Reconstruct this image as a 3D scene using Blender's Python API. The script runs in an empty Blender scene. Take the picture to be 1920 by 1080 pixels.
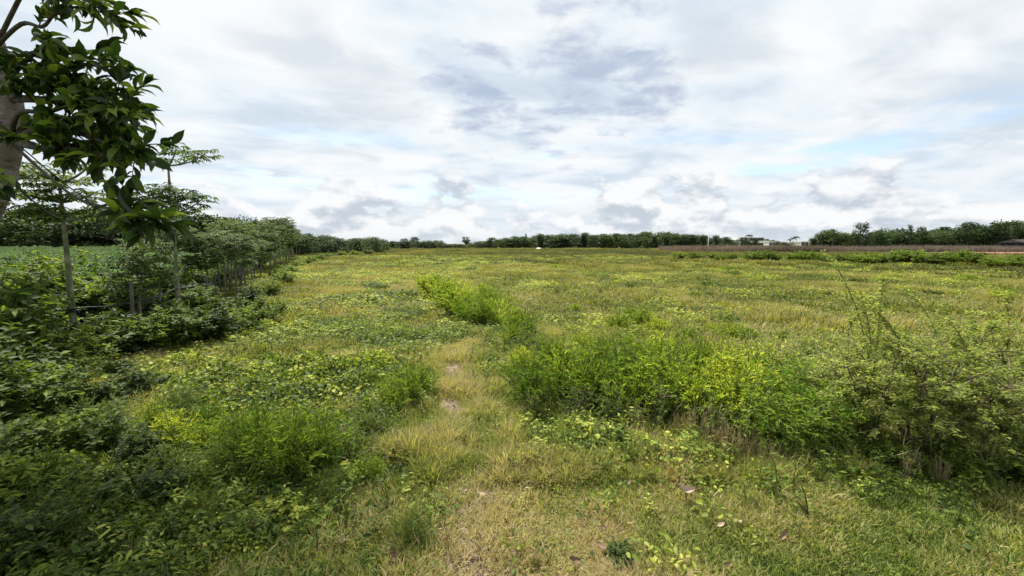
import bpy, math, random
import numpy as np
from mathutils import Vector, Matrix

rng = np.random.default_rng(11)
random.seed(5)
scene = bpy.context.scene
COL = scene.collection
R = math.radians
PI = math.pi

# ------------------------------------------------------------------ camera
F = 805.0                       # focal length in pixels of a 1920 wide frame
CAMH = 1.7
PITCH = math.atan(83 / F)
SP, CP = math.sin(PITCH), math.cos(PITCH)


def ray(px, py):
    dx = (px - 960) / F
    dy = (540 - py) / F
    return np.array([dx, CP + dy * SP, -SP + dy * CP])


def gp(px, py, z=0.0):
    """ground point seen at a place of the photograph (used only to survey the site)"""
    d = ray(px, py)
    t = (z - CAMH) / d[2]
    return np.array([0, 0, CAMH]) + t * d


def pt(px, py, t):
    return np.array([0, 0, CAMH]) + t * ray(px, py)


def screen_x(p):
    d = np.array(p) - np.array([0, 0, CAMH])
    fw = d[1] * CP - d[2] * SP
    return 960 + F * d[0] / max(fw, .1)


cam = bpy.data.cameras.new('camera')
cam.sensor_width = 36
cam.lens = 36 * F / 1920
cam.clip_start = .05
cam.clip_end = 6000
cam_o = bpy.data.objects.new('camera', cam)
COL.objects.link(cam_o)
cam_o.location = (0, 0, CAMH)
cam_o.rotation_euler = (PI / 2 - PITCH, 0, 0)
scene.camera = cam_o

# ------------------------------------------------------------------ noise
_perm = np.random.default_rng(3).random((256, 256))


def vnoise(x, y):
    x = np.asarray(x, float); y = np.asarray(y, float)
    xi = np.floor(x).astype(int); yi = np.floor(y).astype(int)
    fx = x - xi; fy = y - yi
    fx = fx * fx * (3 - 2 * fx); fy = fy * fy * (3 - 2 * fy)
    g = lambda a, b: _perm[a & 255, b & 255]
    return (g(xi, yi) * (1 - fx) + g(xi + 1, yi) * fx) * (1 - fy) + (g(xi, yi + 1) * (1 - fx) + g(xi + 1, yi + 1) * fx) * fy


def fbm(x, y, o=3):
    s = 0; a = .5; n = 0
    for i in range(o):
        s = s + a * vnoise(np.asarray(x) * 2 ** i + 17.3 * i, np.asarray(y) * 2 ** i + 5.1 * i)
        n += a; a *= .5
    return s / n


def hgt(x, y):
    """the lie of the land: low bumps near by, flattening with distance"""
    x = np.asarray(x, float); y = np.asarray(y, float)
    r = np.sqrt(x * x + y * y)
    return (fbm(x / 2.3 + 40, y / 2.3 + 40, 3) - .5) * .16 * np.clip(1.2 - r / 60, .15, 1)


# ------------------------------------------------------------------ mesh builder
def nrm(a):
    return a / np.maximum(np.linalg.norm(a, axis=-1, keepdims=True), 1e-9)


class MB:
    def __init__(s):
        s.V = []; s.Q = []; s.T = []; s.A = []; s.n = 0

    def add(s, V, Q=None, T=None, a=0.0):
        V = np.asarray(V, float).reshape(-1, 3)
        s.V.append(V)
        s.A.append(np.broadcast_to(np.asarray(a, float), (len(V),)).copy())
        if Q is not None and len(Q): s.Q.append(np.asarray(Q, int).reshape(-1, 4) + s.n)
        if T is not None and len(T): s.T.append(np.asarray(T, int).reshape(-1, 3) + s.n)
        s.n += len(V)

    def mesh(s, name, mat, smooth=True):
        me = bpy.data.meshes.new(name)
        if s.n:
            V = np.concatenate(s.V)
            Q = np.concatenate(s.Q) if s.Q else np.zeros((0, 4), int)
            T = np.concatenate(s.T) if s.T else np.zeros((0, 3), int)
            me.vertices.add(len(V)); me.vertices.foreach_set('co', V.ravel())
            me.loops.add(Q.size + T.size)
            me.loops.foreach_set('vertex_index', np.concatenate([Q.ravel(), T.ravel()]).astype(np.int32))
            me.polygons.add(len(Q) + len(T))
            me.polygons.foreach_set('loop_start', np.concatenate([np.arange(len(Q)) * 4, len(Q) * 4 + np.arange(len(T)) * 3]).astype(np.int32))
            me.update(calc_edges=True)
            at = me.attributes.new('v', 'FLOAT', 'POINT')
            at.data.foreach_set('value', np.concatenate(s.A).astype(np.float32))
            me.polygons.foreach_set('use_smooth', [smooth] * len(me.polygons))
            me.validate()
        me.materials.append(mat)
        return me


TPL = {}
def tpl(name, V, Q, T):
    TPL[name] = (np.array(V, float), np.array(Q, int).reshape(-1, 4), np.array(T, int).reshape(-1, 3))
tpl('rhomb', [(0, 0, 0), (.45, -.5, .10), (1, 0, -.06), (.45, .5, .10)], [], [(0, 1, 2), (0, 2, 3)])
tpl('ovate', [(0, 0, 0), (.22, -.38, .07), (.22, 0, 0), (.22, .38, .07), (.6, -.42, .04), (.6, 0, -.03), (.6, .42, .04), (1, 0, -.14)],
    [(1, 4, 5, 2), (2, 5, 6, 3)], [(0, 1, 2), (0, 2, 3), (4, 7, 5), (5, 7, 6)])
_bv = [(0, 0, 0)]
for _u, _w, _c in ((.12, .26, .0), (.30, .46, .035), (.52, .50, .045), (.74, .36, .02), (.90, .15, -.05)):
    _bv += [(_u, -_w, _c + .22 * _w), (_u, 0, _c), (_u, _w, _c + .22 * _w)]
_bv.append((1.04, .0, -.13))
_bq = []
for _i in range(4):
    _k = 1 + 3 * _i
    _bq += [(_k, _k + 3, _k + 4, _k + 1), (_k + 1, _k + 4, _k + 5, _k + 2)]
tpl('broad', _bv, _bq, [(0, 1, 2), (0, 2, 3), (13, 16, 14), (14, 16, 15)])
tpl('round', [(0, 0, 0), (.08, -.42, .05), (.3, 0, -.02), (.08, .42, .05), (.5, -.5, .06), (.62, 0, 0), (.5, .5, .06), (.85, -.3, -.02), (1, 0, -.06), (.85, .3, -.02)],
    [(1, 4, 5, 2), (2, 5, 6, 3), (4, 7, 8, 5), (5, 8, 9, 6)], [(0, 1, 2), (0, 2, 3)])
tpl('blade', [(0, -.5, 0), (0, .5, 0), (.38, -.46, .0), (.38, .46, .0), (.74, -.32, -.10), (.74, .32, -.10), (1, 0, -.30)],
    [(0, 2, 3, 1), (2, 4, 5, 3)], [(4, 6, 5)])
tpl('stiff', [(0, -.5, 0), (0, .5, 0), (.5, -.4, .01), (.5, .4, .01), (1, 0, -.06)], [(0, 2, 3, 1)], [(2, 4, 3)])


def leaves(mb, P, D, N, L, W, t, a=None):
    P = np.asarray(P, float).reshape(-1, 3); n = len(P)
    if n == 0: return
    D = nrm(np.broadcast_to(np.asarray(D, float), (n, 3)))
    N = np.broadcast_to(np.asarray(N, float), (n, 3)) + rng.normal(0, 1e-3, (n, 3))
    S = nrm(np.cross(D, N)); N = np.cross(S, D)
    L = np.broadcast_to(np.asarray(L, float), (n,)); W = np.broadcast_to(np.asarray(W, float), (n,))
    V, Q, T = TPL[t]; k = len(V)
    X = (P[:, None] + V[None, :, 0:1] * (L[:, None] * D)[:, None] + V[None, :, 1:2] * (W[:, None] * S)[:, None]
         + V[None, :, 2:3] * (L[:, None] * N)[:, None])
    if a is None: a = rng.random(n)
    off = (np.arange(n) * k)[:, None, None]
    mb.add(X.reshape(-1, 3), (Q[None] + off).reshape(-1, 4) if len(Q) else None, (T[None] + off).reshape(-1, 3) if len(T) else None,
           np.repeat(np.broadcast_to(a, (n,)), k))


def tube(mb, pts, rad, k=6, a=.5, cap=True):
    pts = np.asarray(pts, float); n = len(pts)
    rad = np.broadcast_to(np.asarray(rad, float), (n,))
    tg = nrm(np.gradient(pts, axis=0))
    ref = np.array([0, 0, 1.]) if abs(tg[0, 2]) < .9 else np.array([1., 0, 0])
    S = nrm(np.cross(tg, ref)); U = np.cross(S, tg)
    th = np.arange(k) * 2 * PI / k
    V = pts[:, None] + rad[:, None, None] * (np.cos(th)[None, :, None] * S[:, None] + np.sin(th)[None, :, None] * U[:, None])
    Q = [(i * k + j, i * k + (j + 1) % k, (i + 1) * k + (j + 1) % k, (i + 1) * k + j) for i in range(n - 1) for j in range(k)]
    T = []
    V = V.reshape(-1, 3)
    if cap:
        V = np.vstack([V, pts[-1]])
        T = [((n - 1) * k + j, (n - 1) * k + (j + 1) % k, n * k) for j in range(k)]
    mb.add(V, Q, T, a)


def curve(p0, p1, p2, n=6):
    t = np.linspace(0, 1, n)[:, None]
    return (1 - t) ** 2 * np.array(p0) + 2 * t * (1 - t) * np.array(p1) + t * t * np.array(p2)


def smooth_path(pts, n=5):
    pts = np.asarray(pts, float)
    P = np.vstack([2 * pts[0] - pts[1], pts, 2 * pts[-1] - pts[-2]])
    out = []
    for i in range(1, len(P) - 2):
        for t in np.linspace(0, 1, n, endpoint=False):
            a, b, c, d = P[i - 1], P[i], P[i + 1], P[i + 2]
            out.append(.5 * (2 * b + (c - a) * t + (2 * a - 5 * b + 4 * c - d) * t * t + (3 * b - a - 3 * c + d) * t ** 3))
    out.append(pts[-1])
    return np.array(out)


def box(mb, x0, x1, y0, y1, z0, z1, a=.5):
    V = [(x, y, z) for z in (z0, z1) for y in (y0, y1) for x in (x0, x1)]
    mb.add(V, [(0, 2, 3, 1), (4, 5, 7, 6), (0, 1, 5, 4), (2, 6, 7, 3), (0, 4, 6, 2), (1, 3, 7, 5)], None, a)


# ------------------------------------------------------------------ materials
def newmat(name):
    m = bpy.data.materials.new(name); m.use_nodes = True
    nt = m.node_tree; nt.nodes.clear()
    out = nt.nodes.new('ShaderNodeOutputMaterial')
    return m, nt, out


def lin(c):
    return (c[0], c[1], c[2], 1)


def ramp(nt, stops, fac):
    r = nt.nodes.new('ShaderNodeValToRGB')
    e = r.color_ramp.elements
    e[0].position, e[0].color = stops[0][0], lin(stops[0][1])
    e[1].position, e[1].color = stops[-1][0], lin(stops[-1][1])
    for p, c in stops[1:-1]:
        k = e.new(p); k.color = lin(c)
    nt.links.new(fac, r.inputs[0])
    return r.outputs[0]


def math_(nt, op, a, b=None, clamp=False):
    n = nt.nodes.new('ShaderNodeMath'); n.operation = op; n.use_clamp = clamp
    for i, v in enumerate((a, b)):
        if v is None: continue
        if isinstance(v, (int, float)): n.inputs[i].default_value = v
        else: nt.links.new(v, n.inputs[i])
    return n.outputs[0]


def leaf_mat(name, stops, trans=.4, tcol=1.5, inst=False, rough=.6, jitter=.35, spec=.18):
    """leaf colour runs over `stops` by a random value per leaf, shifted per plant (or per tuft by its own tint)"""
    m, nt, out = newmat(name)
    at = nt.nodes.new('ShaderNodeAttribute'); at.attribute_name = 'v'
    if inst:
        ti = nt.nodes.new('ShaderNodeAttribute'); ti.attribute_name = 'tint'; ti.attribute_type = 'INSTANCER'
        f = math_(nt, 'ADD', ti.outputs['Fac'], math_(nt, 'MULTIPLY', math_(nt, 'SUBTRACT', at.outputs['Fac'], .5), jitter))
    else:
        oi = nt.nodes.new('ShaderNodeObjectInfo')
        f = math_(nt, 'ADD', at.outputs['Fac'], math_(nt, 'MULTIPLY', math_(nt, 'SUBTRACT', oi.outputs['Random'], .5), jitter))
    col = ramp(nt, stops, f)
    pb = nt.nodes.new('ShaderNodeBsdfPrincipled')
    nt.links.new(col, pb.inputs['Base Color'])
    pb.inputs['Roughness'].default_value = rough
    pb.inputs['Specular IOR Level'].default_value = spec
    tr = nt.nodes.new('ShaderNodeBsdfTranslucent')
    mx = nt.nodes.new('ShaderNodeMix'); mx.data_type = 'RGBA'; mx.blend_type = 'MULTIPLY'; mx.inputs[0].default_value = 1
    nt.links.new(col, mx.inputs[6]); mx.inputs[7].default_value = (tcol * 1.08, tcol * 1.12, tcol * .55, 1)
    nt.links.new(mx.outputs[2], tr.inputs['Color'])
    ms = nt.nodes.new('ShaderNodeMixShader'); ms.inputs[0].default_value = trans
    nt.links.new(pb.outputs[0], ms.inputs[1]); nt.links.new(tr.outputs[0], ms.inputs[2])
    nt.links.new(ms.outputs[0], out.inputs[0])
    return m


def solid_mat(name, stops, scale=8, rough=.85, bump=.3, spec=.2, stretch=(1, 1, 1), coord='Object', detail=6):
    m, nt, out = newmat(name)
    tc = nt.nodes.new('ShaderNodeTexCoord')
    mp = nt.nodes.new('ShaderNodeMapping'); mp.inputs['Scale'].default_value = stretch
    nt.links.new(tc.outputs[coord], mp.inputs[0])
    nz = nt.nodes.new('ShaderNodeTexNoise'); nz.inputs['Scale'].default_value = scale; nz.inputs['Detail'].default_value = detail
    nt.links.new(mp.outputs[0], nz.inputs['Vector'])
    pb = nt.nodes.new('ShaderNodeBsdfPrincipled')
    nt.links.new(ramp(nt, stops, nz.outputs['Fac']), pb.inputs['Base Color'])
    pb.inputs['Roughness'].default_value = rough; pb.inputs['Specular IOR Level'].default_value = spec
    if bump:
        b = nt.nodes.new('ShaderNodeBump'); b.inputs['Strength'].default_value = bump; b.inputs['Distance'].default_value = .02
        nt.links.new(nz.outputs['Fac'], b.inputs['Height']); nt.links.new(b.outputs[0], pb.inputs['Normal'])
    nt.links.new(pb.outputs[0], out.inputs[0])
    return m


M = {}
# grass: tint 0 deep green .. .5 yellow green .. 1 straw
GSTOPS = [(0, (.034, .066, .012)), (.25, (.105, .165, .028)), (.5, (.245, .262, .060)), (.72, (.345, .305, .130)), (1, (.44, .35, .21))]
M['grass'] = leaf_mat('grass_blades', GSTOPS, .35, 1.4, True, .6, .75)
M['midgrass'] = leaf_mat('meadow_blades', [(0, (.042, .060, .012)), (.25, (.110, .138, .026)), (.5, (.225, .218, .052)), (.72, (.315, .268, .105)), (1, (.42, .34, .20))], .35, 1.4, True, .6, .7)
M['fargrass'] = leaf_mat('distant_blades', [(0, (.040, .048, .014)), (.3, (.088, .096, .024)), (.6, (.175, .168, .042)), (1, (.30, .25, .10))], .3, 1.3, True, .7, .6)
M['weed'] = leaf_mat('weed_leaves', [(0, (.030, .055, .010)), (.35, (.070, .115, .016)), (.65, (.15, .20, .028)), (1, (.38, .40, .08))], .35, 1.4, True, .6, .5)
M['crop'] = leaf_mat('crop_leaves', [(0, (.030, .062, .024)), (.5, (.062, .115, .042)), (1, (.13, .20, .075))], .35, 1.3, True, .65, .6)
M['drycrop'] = leaf_mat('dry_stalks', [(0, (.10, .072, .062)), (.5, (.20, .155, .140)), (1, (.34, .28, .255))], .2, 1.0, True, .8, .8)
M['lime'] = leaf_mat('lime_leaves', [(0, (.055, .105, .014)), (.35, (.145, .215, .026)), (.75, (.27, .33, .045)), (1, (.40, .41, .08))], .48, 1.5, jitter=.7)
M['soft'] = leaf_mat('soft_green_leaves', [(0, (.05, .105, .012)), (.5, (.11, .18, .020)), (1, (.24, .29, .045))], .45, 1.5, jitter=.6)
M['mid'] = leaf_mat('green_leaves', [(0, (.034, .065, .010)), (.5, (.085, .135, .016)), (1, (.19, .235, .035))], .4, 1.5, jitter=.5)
M['dark'] = leaf_mat('dark_leaves', [(0, (.018, .036, .008)), (.6, (.050, .085, .013)), (1, (.12, .16, .028))], .35, 1.4, jitter=.5)
M['vine'] = leaf_mat('vine_leaves', [(0, (.03, .06, .011)), (.45, (.09, .135, .017)), (.7, (.24, .28, .03)), (1, (.46, .46, .08))], .35, 1.4)
M['bright'] = leaf_mat('bright_round_leaves', [(0, (.10, .17, .025)), (.5, (.24, .31, .045)), (1, (.42, .44, .09))], .35, 1.3)
M['thorn'] = leaf_mat('fine_shrub_leaves', [(0, (.085, .125, .035)), (.6, (.19, .235, .06)), (1, (.34, .36, .11))], .5, 1.5)
M['sapling'] = leaf_mat('sapling_leaves', [(0, (.022, .045, .012)), (.6, (.055, .095, .022)), (1, (.13, .17, .035))], .4, 1.5)
M['tree'] = leaf_mat('tree_leaves', [(0, (.010, .022, .006)), (.5, (.026, .052, .011)), (.8, (.07, .115, .018)), (1, (.17, .22, .035))], .46, 1.8, jitter=.3, rough=.45, spec=.3)
M['far'] = leaf_mat('far_tree_leaves', [(0, (.018, .036, .014)), (.5, (.036, .066, .020)), (1, (.075, .11, .035))], .3, 1.3, jitter=.7)
M['straw'] = leaf_mat('straw_leaves', [(0, (.20, .16, .06)), (.6, (.36, .29, .14)), (1, (.30, .32, .09))], .3, 1.2)
M['deadleaf'] = leaf_mat('dead_leaves', [(0, (.10, .065, .045)), (.5, (.24, .16, .11)), (1, (.40, .31, .25))], .15, 1.0, rough=.7, jitter=.95)
M['rust'] = leaf_mat('rusty_dead_leaves', [(0, (.25, .12, .04)), (1, (.50, .30, .12))], .25, 1.0, rough=.7)
M['stem'] = solid_mat('green_stem', [(0, (.05, .06, .02)), (1, (.14, .13, .06))], 20, .8, 0)
M['twig'] = solid_mat('brown_twig', [(.3, (.06, .042, .032)), (.7, (.17, .13, .10))], 25, .9, .3)
M['drytwig'] = solid_mat('dry_twig', [(.3, (.22, .16, .10)), (.7, (.42, .34, .24))], 25, .9, 0)
M['pale_trunk'] = solid_mat('pale_trunk', [(.28, (.06, .075, .035)), (.5, (.13, .14, .075)), (.72, (.27, .25, .18))], 9, .85, .6, stretch=(1, 1, .9))
M['bark'] = solid_mat('grey_bark', [(.3, (.06, .05, .042)), (.46, (.17, .148, .125)), (.56, (.13, .112, .095)), (.72, (.30, .27, .24))], 11, .9, 1., stretch=(1, 1, 2.4))
M['branch'] = solid_mat('dark_branch', [(.3, (.03, .027, .02)), (.7, (.10, .09, .07))], 14, .9, .4)
M['fartrunk'] = solid_mat('far_trunk', [(.3, (.05, .045, .035)), (.7, (.14, .12, .10))], 4, .9, 0)
M['plank'] = solid_mat('weathered_plank', [(.3, (.25, .25, .24)), (.7, (.42, .42, .40))], 6, .85, .2, stretch=(8, 1, 1))
M['wire'] = solid_mat('black_hose', [(.3, (.012, .012, .012)), (.7, (.05, .047, .045))], 12, .6, 0)
M['white'] = solid_mat('white_plaster', [(.3, (.80, .79, .77)), (.7, (.88, .87, .85))], 1.5, .8, 0)
M['roofw'] = solid_mat('pale_roof', [(.3, (.50, .49, .47)), (.7, (.68, .67, .65))], 1.5, .7, 0)
M['glass'] = solid_mat('dark_window', [(.3, (.03, .035, .04)), (.7, (.07, .08, .09))], 1.5, .25, 0, .5)
M['rustroof'] = solid_mat('dark_roof', [(.3, (.022, .020, .020)), (.7, (.05, .042, .04))], 2, .8, 0)
M['redsoil'] = solid_mat('red_soil', [(.3, (.13, .06, .035)), (.7, (.24, .12, .075))], 1.2, .95, .3)
M['brownsoil'] = solid_mat('brown_field_soil', [(.3, (.10, .075, .058)), (.7, (.19, .15, .12))], .25, .95, .3)
M['darksoil'] = solid_mat('dark_crop_soil', [(.3, (.04, .035, .022)), (.7, (.10, .085, .055))], .8, .95, .3)
M['pathsoil'] = solid_mat('trodden_soil', [(.25, (.055, .038, .026)), (.5, (.13, .095, .07)), (.75, (.28, .215, .17))], 22, .95, 1.)


def ground_mat():
    m, nt, out = newmat('field_ground')
    tc = nt.nodes.new('ShaderNodeTexCoord')
    def nz(scale, detail=6, rough=.6, dist=0):
        n = nt.nodes.new('ShaderNodeTexNoise'); n.inputs['Scale'].default_value = scale; n.inputs['Detail'].default_value = detail
        n.inputs['Roughness'].default_value = rough; n.inputs['Distortion'].default_value = dist
        nt.links.new(tc.outputs['Object'], n.inputs['Vector']); return n.outputs['Fac']
    near = ramp(nt, [(.3, (.030, .026, .012)), (.5, (.075, .072, .024)), (.7, (.15, .125, .06))], nz(9, 8))
    wide = ramp(nt, [(.32, (.055, .068, .016)), (.5, (.105, .11, .026)), (.68, (.16, .14, .045))], nz(.16, 9, .68, .4))
    geo = nt.nodes.new('ShaderNodeNewGeometry')
    ln = nt.nodes.new('ShaderNodeVectorMath'); ln.operation = 'LENGTH'; nt.links.new(geo.outputs['Position'], ln.inputs[0])
    f = math_(nt, 'DIVIDE', math_(nt, 'SUBTRACT', ln.outputs['Value'], 7.0), 25.0, True)   # sparse turf by the road, closed sward farther into the field
    mx = nt.nodes.new('ShaderNodeMix'); mx.data_type = 'RGBA'
    nt.links.new(f, mx.inputs[0]); nt.links.new(near, mx.inputs[6]); nt.links.new(wide, mx.inputs[7])
    pb = nt.nodes.new('ShaderNodeBsdfPrincipled'); nt.links.new(mx.outputs[2], pb.inputs['Base Color'])
    pb.inputs['Roughness'].default_value = 1; pb.inputs['Specular IOR Level'].default_value = .05
    b = nt.nodes.new('ShaderNodeBump'); b.inputs['Strength'].default_value = .6; b.inputs['Distance'].default_value = .05
    nt.links.new(nz(12, 8), b.inputs['Height']); nt.links.new(b.outputs[0], pb.inputs['Normal'])
    nt.links.new(pb.outputs[0], out.inputs[0])
    return m
M['ground'] = ground_mat()


# ------------------------------------------------------------------ object helpers
def obj(name, me, parent=None, loc=(0, 0, 0), rot=(0, 0, 0), scale=(1, 1, 1)):
    o = bpy.data.objects.new(name, me); COL.objects.link(o)
    o.location = loc; o.rotation_euler = rot; o.scale = scale
    if parent: o.parent = parent
    return o


def tag(o, label=None, cat=None, group=None, kind=None):
    if label: o['label'] = label
    if cat: o['category'] = cat
    if group: o['group'] = group
    if kind: o['kind'] = kind
    return o


def thing(name, parts, loc, rz=0., s=1., tilt=(0, 0), sz=None):
    """an Empty at the base with one child per part; the meshes of a kind are shared"""
    r = obj(name, None, None, loc, (tilt[0], tilt[1], rz), (s, s, sz if sz else s))
    r.empty_display_size = .1
    for pn, me in parts:
        if me and len(me.vertices): obj(pn, me, r)
    return r


ORD = ['', 'first', 'second', 'third', 'fourth', 'fifth', 'sixth', 'seventh', 'eighth', 'ninth', 'tenth', 'eleventh', 'twelfth', 'thirteenth',
       'fourteenth', 'fifteenth', 'sixteenth', 'seventeenth', 'eighteenth', 'nineteenth']
TENS = {2: ('twentieth', 'twenty'), 3: ('thirtieth', 'thirty'), 4: ('fortieth', 'forty'), 5: ('fiftieth', 'fifty'), 6: ('sixtieth', 'sixty'), 7: ('seventieth', 'seventy')}


def ordw(n):
    if n < 20: return ORD[n]
    t, u = divmod(n, 10)
    return TENS[t][0] if u == 0 else TENS[t][1] + '-' + ORD[u]


CLUSTERS = {}


def member(key, o):
    CLUSTERS.setdefault(key, []).append(o)
    return o


def finish_clusters(desc):
    """labels count along each cluster from the left, or from the right in its right half"""
    for key, (what, where, cat, group) in desc.items():
        L = CLUSTERS.get(key, [])
        L.sort(key=lambda o: screen_x(o.location))
        n = len(L)
        for i, o in enumerate(L):
            if n == 1: lab = f'{what} {where}'
            else:
                k, side = (i + 1, 'left') if i < (n + 1) // 2 else (n - i, 'right')
                lab = (f'{side}most {what} {where}' if k == 1 else f'{ordw(k)} {what} from the {side} {where}')
            tag(o, lab, cat, group if n > 1 else None)


def scatter(name, protos, P, rz, scl, idx, tint, tilt=.12, label=None, cat=None):
    """one 'stuff' object: prototype tufts instanced on points by geometry nodes"""
    n = len(P)
    me = bpy.data.meshes.new(name)
    me.vertices.add(n); me.vertices.foreach_set('co', np.asarray(P, float).ravel())
    def attr(nm, ty, key, val):
        a = me.attributes.new(nm, ty, 'POINT'); a.data.foreach_set(key, np.ascontiguousarray(val).ravel())
    rot = np.stack([rng.normal(0, tilt, n), rng.normal(0, tilt, n), rz], 1).astype(np.float32)
    attr('rot', 'FLOAT_VECTOR', 'vector', rot)
    attr('scl', 'FLOAT', 'value', np.asarray(scl, np.float32))
    attr('idx', 'INT', 'value', np.asarray(idx, np.int32))
    attr('tint', 'FLOAT', 'value', np.asarray(tint, np.float32))
    o = obj(name, me)
    coll = bpy.data.collections.new(name + '_kinds')
    for i, pm in enumerate(protos):
        po = bpy.data.objects.new(f'{name}_kind.{i:03d}', pm); coll.objects.link(po)
    ng = bpy.data.node_groups.new(name + '_scatter', 'GeometryNodeTree')
    ng.interface.new_socket('Geometry', in_out='INPUT', socket_type='NodeSocketGeometry')
    ng.interface.new_socket('Geometry', in_out='OUTPUT', socket_type='NodeSocketGeometry')
    N = ng.nodes
    gi = N.new('NodeGroupInput'); go = N.new('NodeGroupOutput')
    ip = N.new('GeometryNodeInstanceOnPoints'); ci = N.new('GeometryNodeCollectionInfo')
    ci.inputs['Collection'].default_value = coll
    ci.inputs['Separate Children'].default_value = True; ci.inputs['Reset Children'].default_value = True
    def named(nm, ty):
        a = N.new('GeometryNodeInputNamedAttribute'); a.data_type = ty; a.inputs['Name'].default_value = nm
        return a.outputs['Attribute']
    e2r = N.new('FunctionNodeEulerToRotation')
    lk = ng.links.new
    lk(gi.outputs[0], ip.inputs['Points']); lk(ci.outputs[0], ip.inputs['Instance'])
    ip.inputs['Pick Instance'].default_value = True
    lk(named('idx', 'INT'), ip.inputs['Instance Index'])
    lk(named('rot', 'FLOAT_VECTOR'), e2r.inputs[0]); lk(e2r.outputs[0], ip.inputs['Rotation'])
    lk(named('scl', 'FLOAT'), ip.inputs['Scale'])
    lk(ip.outputs[0], go.inputs[0])
    md = o.modifiers.new('scatter', 'NODES'); md.node_group = ng
    tag(o, label, cat, None, 'stuff')
    return o


# ------------------------------------------------------------------ plant builders
def updir(n, s=.35):
    return nrm(np.array([0, 0, 1.]) + rng.normal(0, s, (n, 3)))


def bush(n_st, h, spread, per, L, W, t, mat, up=.5, start=.2, r0=.15, sr=.006, stem_mat='stem', sub=0, subl=.3, nrand=.5, droop=0., hvar=.35):
    """many leafy stems rising from one base"""
    st = MB(); lf = MB()
    def clothe(pts, per, s0, Ls):
        n = max(2, int(per)); tt = s0 + (1 - s0) * np.sort(rng.random(n)) ** .85
        seg = tt * (len(pts) - 1); i = np.minimum(seg.astype(int), len(pts) - 2); f = (seg - i)[:, None]
        P = pts[i] * (1 - f) + pts[i + 1] * f
        tg = nrm(pts[i + 1] - pts[i])
        ph = np.arange(n) * 2.4 + rng.random() * 6
        rad = np.stack([np.cos(ph), np.sin(ph), np.zeros(n)], 1)
        D = nrm(tg * up + rad * (1 - up) + rng.normal(0, .18, (n, 3)) - np.array([0, 0, droop]))
        N = nrm(np.array([0, 0, 1.]) + .4 * tg + rng.normal(0, nrand, (n, 3)))
        sz = Ls * rng.uniform(.55, 1.15, n) * (1.1 - .4 * tt)
        leaves(lf, P, D, N, sz, sz * W / L, t)
    for i in range(n_st):
        ang = rng.random() * 2 * PI; q = math.sqrt(rng.random())
        d = np.array([math.cos(ang), math.sin(ang), 0])
        b = d * spread * r0 * q
        hh = h * (1 - hvar * rng.random()) * (1 - .45 * q * q)
        tip = d * spread * q + np.array([0, 0, hh]) + np.append(rng.normal(0, .05 * spread, 2), 0)
        mid = b * .5 + tip * .35 + np.array([0, 0, hh * .3])
        pts = curve(b, mid, tip, 7)
        tube(st, pts, np.linspace(sr, sr * .3, 7), 4, .5)
        clothe(pts, per, start, L)
        for k in range(sub):
            u = rng.uniform(.3, .9); p = pts[int(u * 6)]
            dd = nrm(pts[min(int(u * 6) + 1, 6)] - p + rng.normal(0, .6, 3) + np.array([0, 0, .1]))
            e = p + dd * subl * h * rng.uniform(.5, 1.1)
            sp = curve(p, (p + e) / 2 + np.array([0, 0, .06 * h]), e, 5)
            tube(st, sp, np.linspace(sr * .5, sr * .2, 5), 3, .5)
            clothe(sp, per * .55, .15, L)
    return [('stems', st.mesh('stems', M[stem_mat])), ('foliage', lf.mesh('foliage', M[mat]))]


def mound(n, rx, h, L, W, t, mat, lump=.5, nst=14, vmax=1.):
    """a low heap of trailing leaves over runners"""
    st = MB(); lf = MB()
    ang = rng.random(n) * 2 * PI; q = np.sqrt(rng.random(n))
    x = np.cos(ang) * q; y = np.sin(ang) * q
    bump = fbm(x * 2.2 + rng.random() * 90, y * 2.2 + rng.random() * 90, 3)
    edge = np.clip(1 - q * q, 0, 1) ** .6
    top = h * edge * (1 - lump + 1.6 * lump * bump)
    z = top * (1 - .55 * rng.random(n) ** 2)
    P = np.stack([x * rx, y * rx, z + .01], 1)
    N = nrm(np.stack([x * .7, y * .7, np.ones(n) * .8], 1) + rng.normal(0, .35, (n, 3)))
    D = rng.normal(0, 1, (n, 3)); D = nrm(D - N * np.sum(D * N, 1, keepdims=True) + np.array([0, 0, -.15]))
    sz = L * rng.uniform(.25, 1.35, n)
    a = np.clip(rng.random(n) * .75 + .25 * (z / max(h, .01)) * rng.random(n), 0, 1) * vmax
    leaves(lf, P, D, N, sz, sz * W / L, t, a)
    for i in range(nst):
        a0 = rng.random() * 6.28; d = np.array([math.cos(a0), math.sin(a0), 0])
        pts = curve((0, 0, 0), d * rx * .4 + np.array([0, 0, h * 1.3]), d * rx * .95, 6)
        tube(st, pts, .004, 3, .5)
    return [('stems', st.mesh('stems', M['stem'])), ('foliage', lf.mesh('foliage', M[mat]))]


def tuft(n, r, h, w, t='blade', lean=.5, hv=.5, mat='grass', seedheads=0):
    mb = MB()
    ang = rng.random(n) * 2 * PI; q = np.sqrt(rng.random(n)) * r
    P = np.stack([np.cos(ang) * q, np.sin(ang) * q, np.zeros(n) - .01], 1)
    a2 = ang + rng.normal(0, .9, n); ln = lean * rng.random(n) + .05
    D = np.stack([np.cos(a2) * ln, np.sin(a2) * ln, np.ones(n)], 1)
    N = np.stack([-np.cos(a2), -np.sin(a2), ln], 1) * -1
    N = np.stack([-np.cos(a2) * 1., -np.sin(a2) * 1., ln], 1) + rng.normal(0, .25, (n, 3))
    L = h * (1 - hv * rng.random(n))
    leaves(mb, P, D, N, L, w * rng.uniform(.7, 1.3, n), t)
    return mb.mesh('tuft', M[mat])


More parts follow.
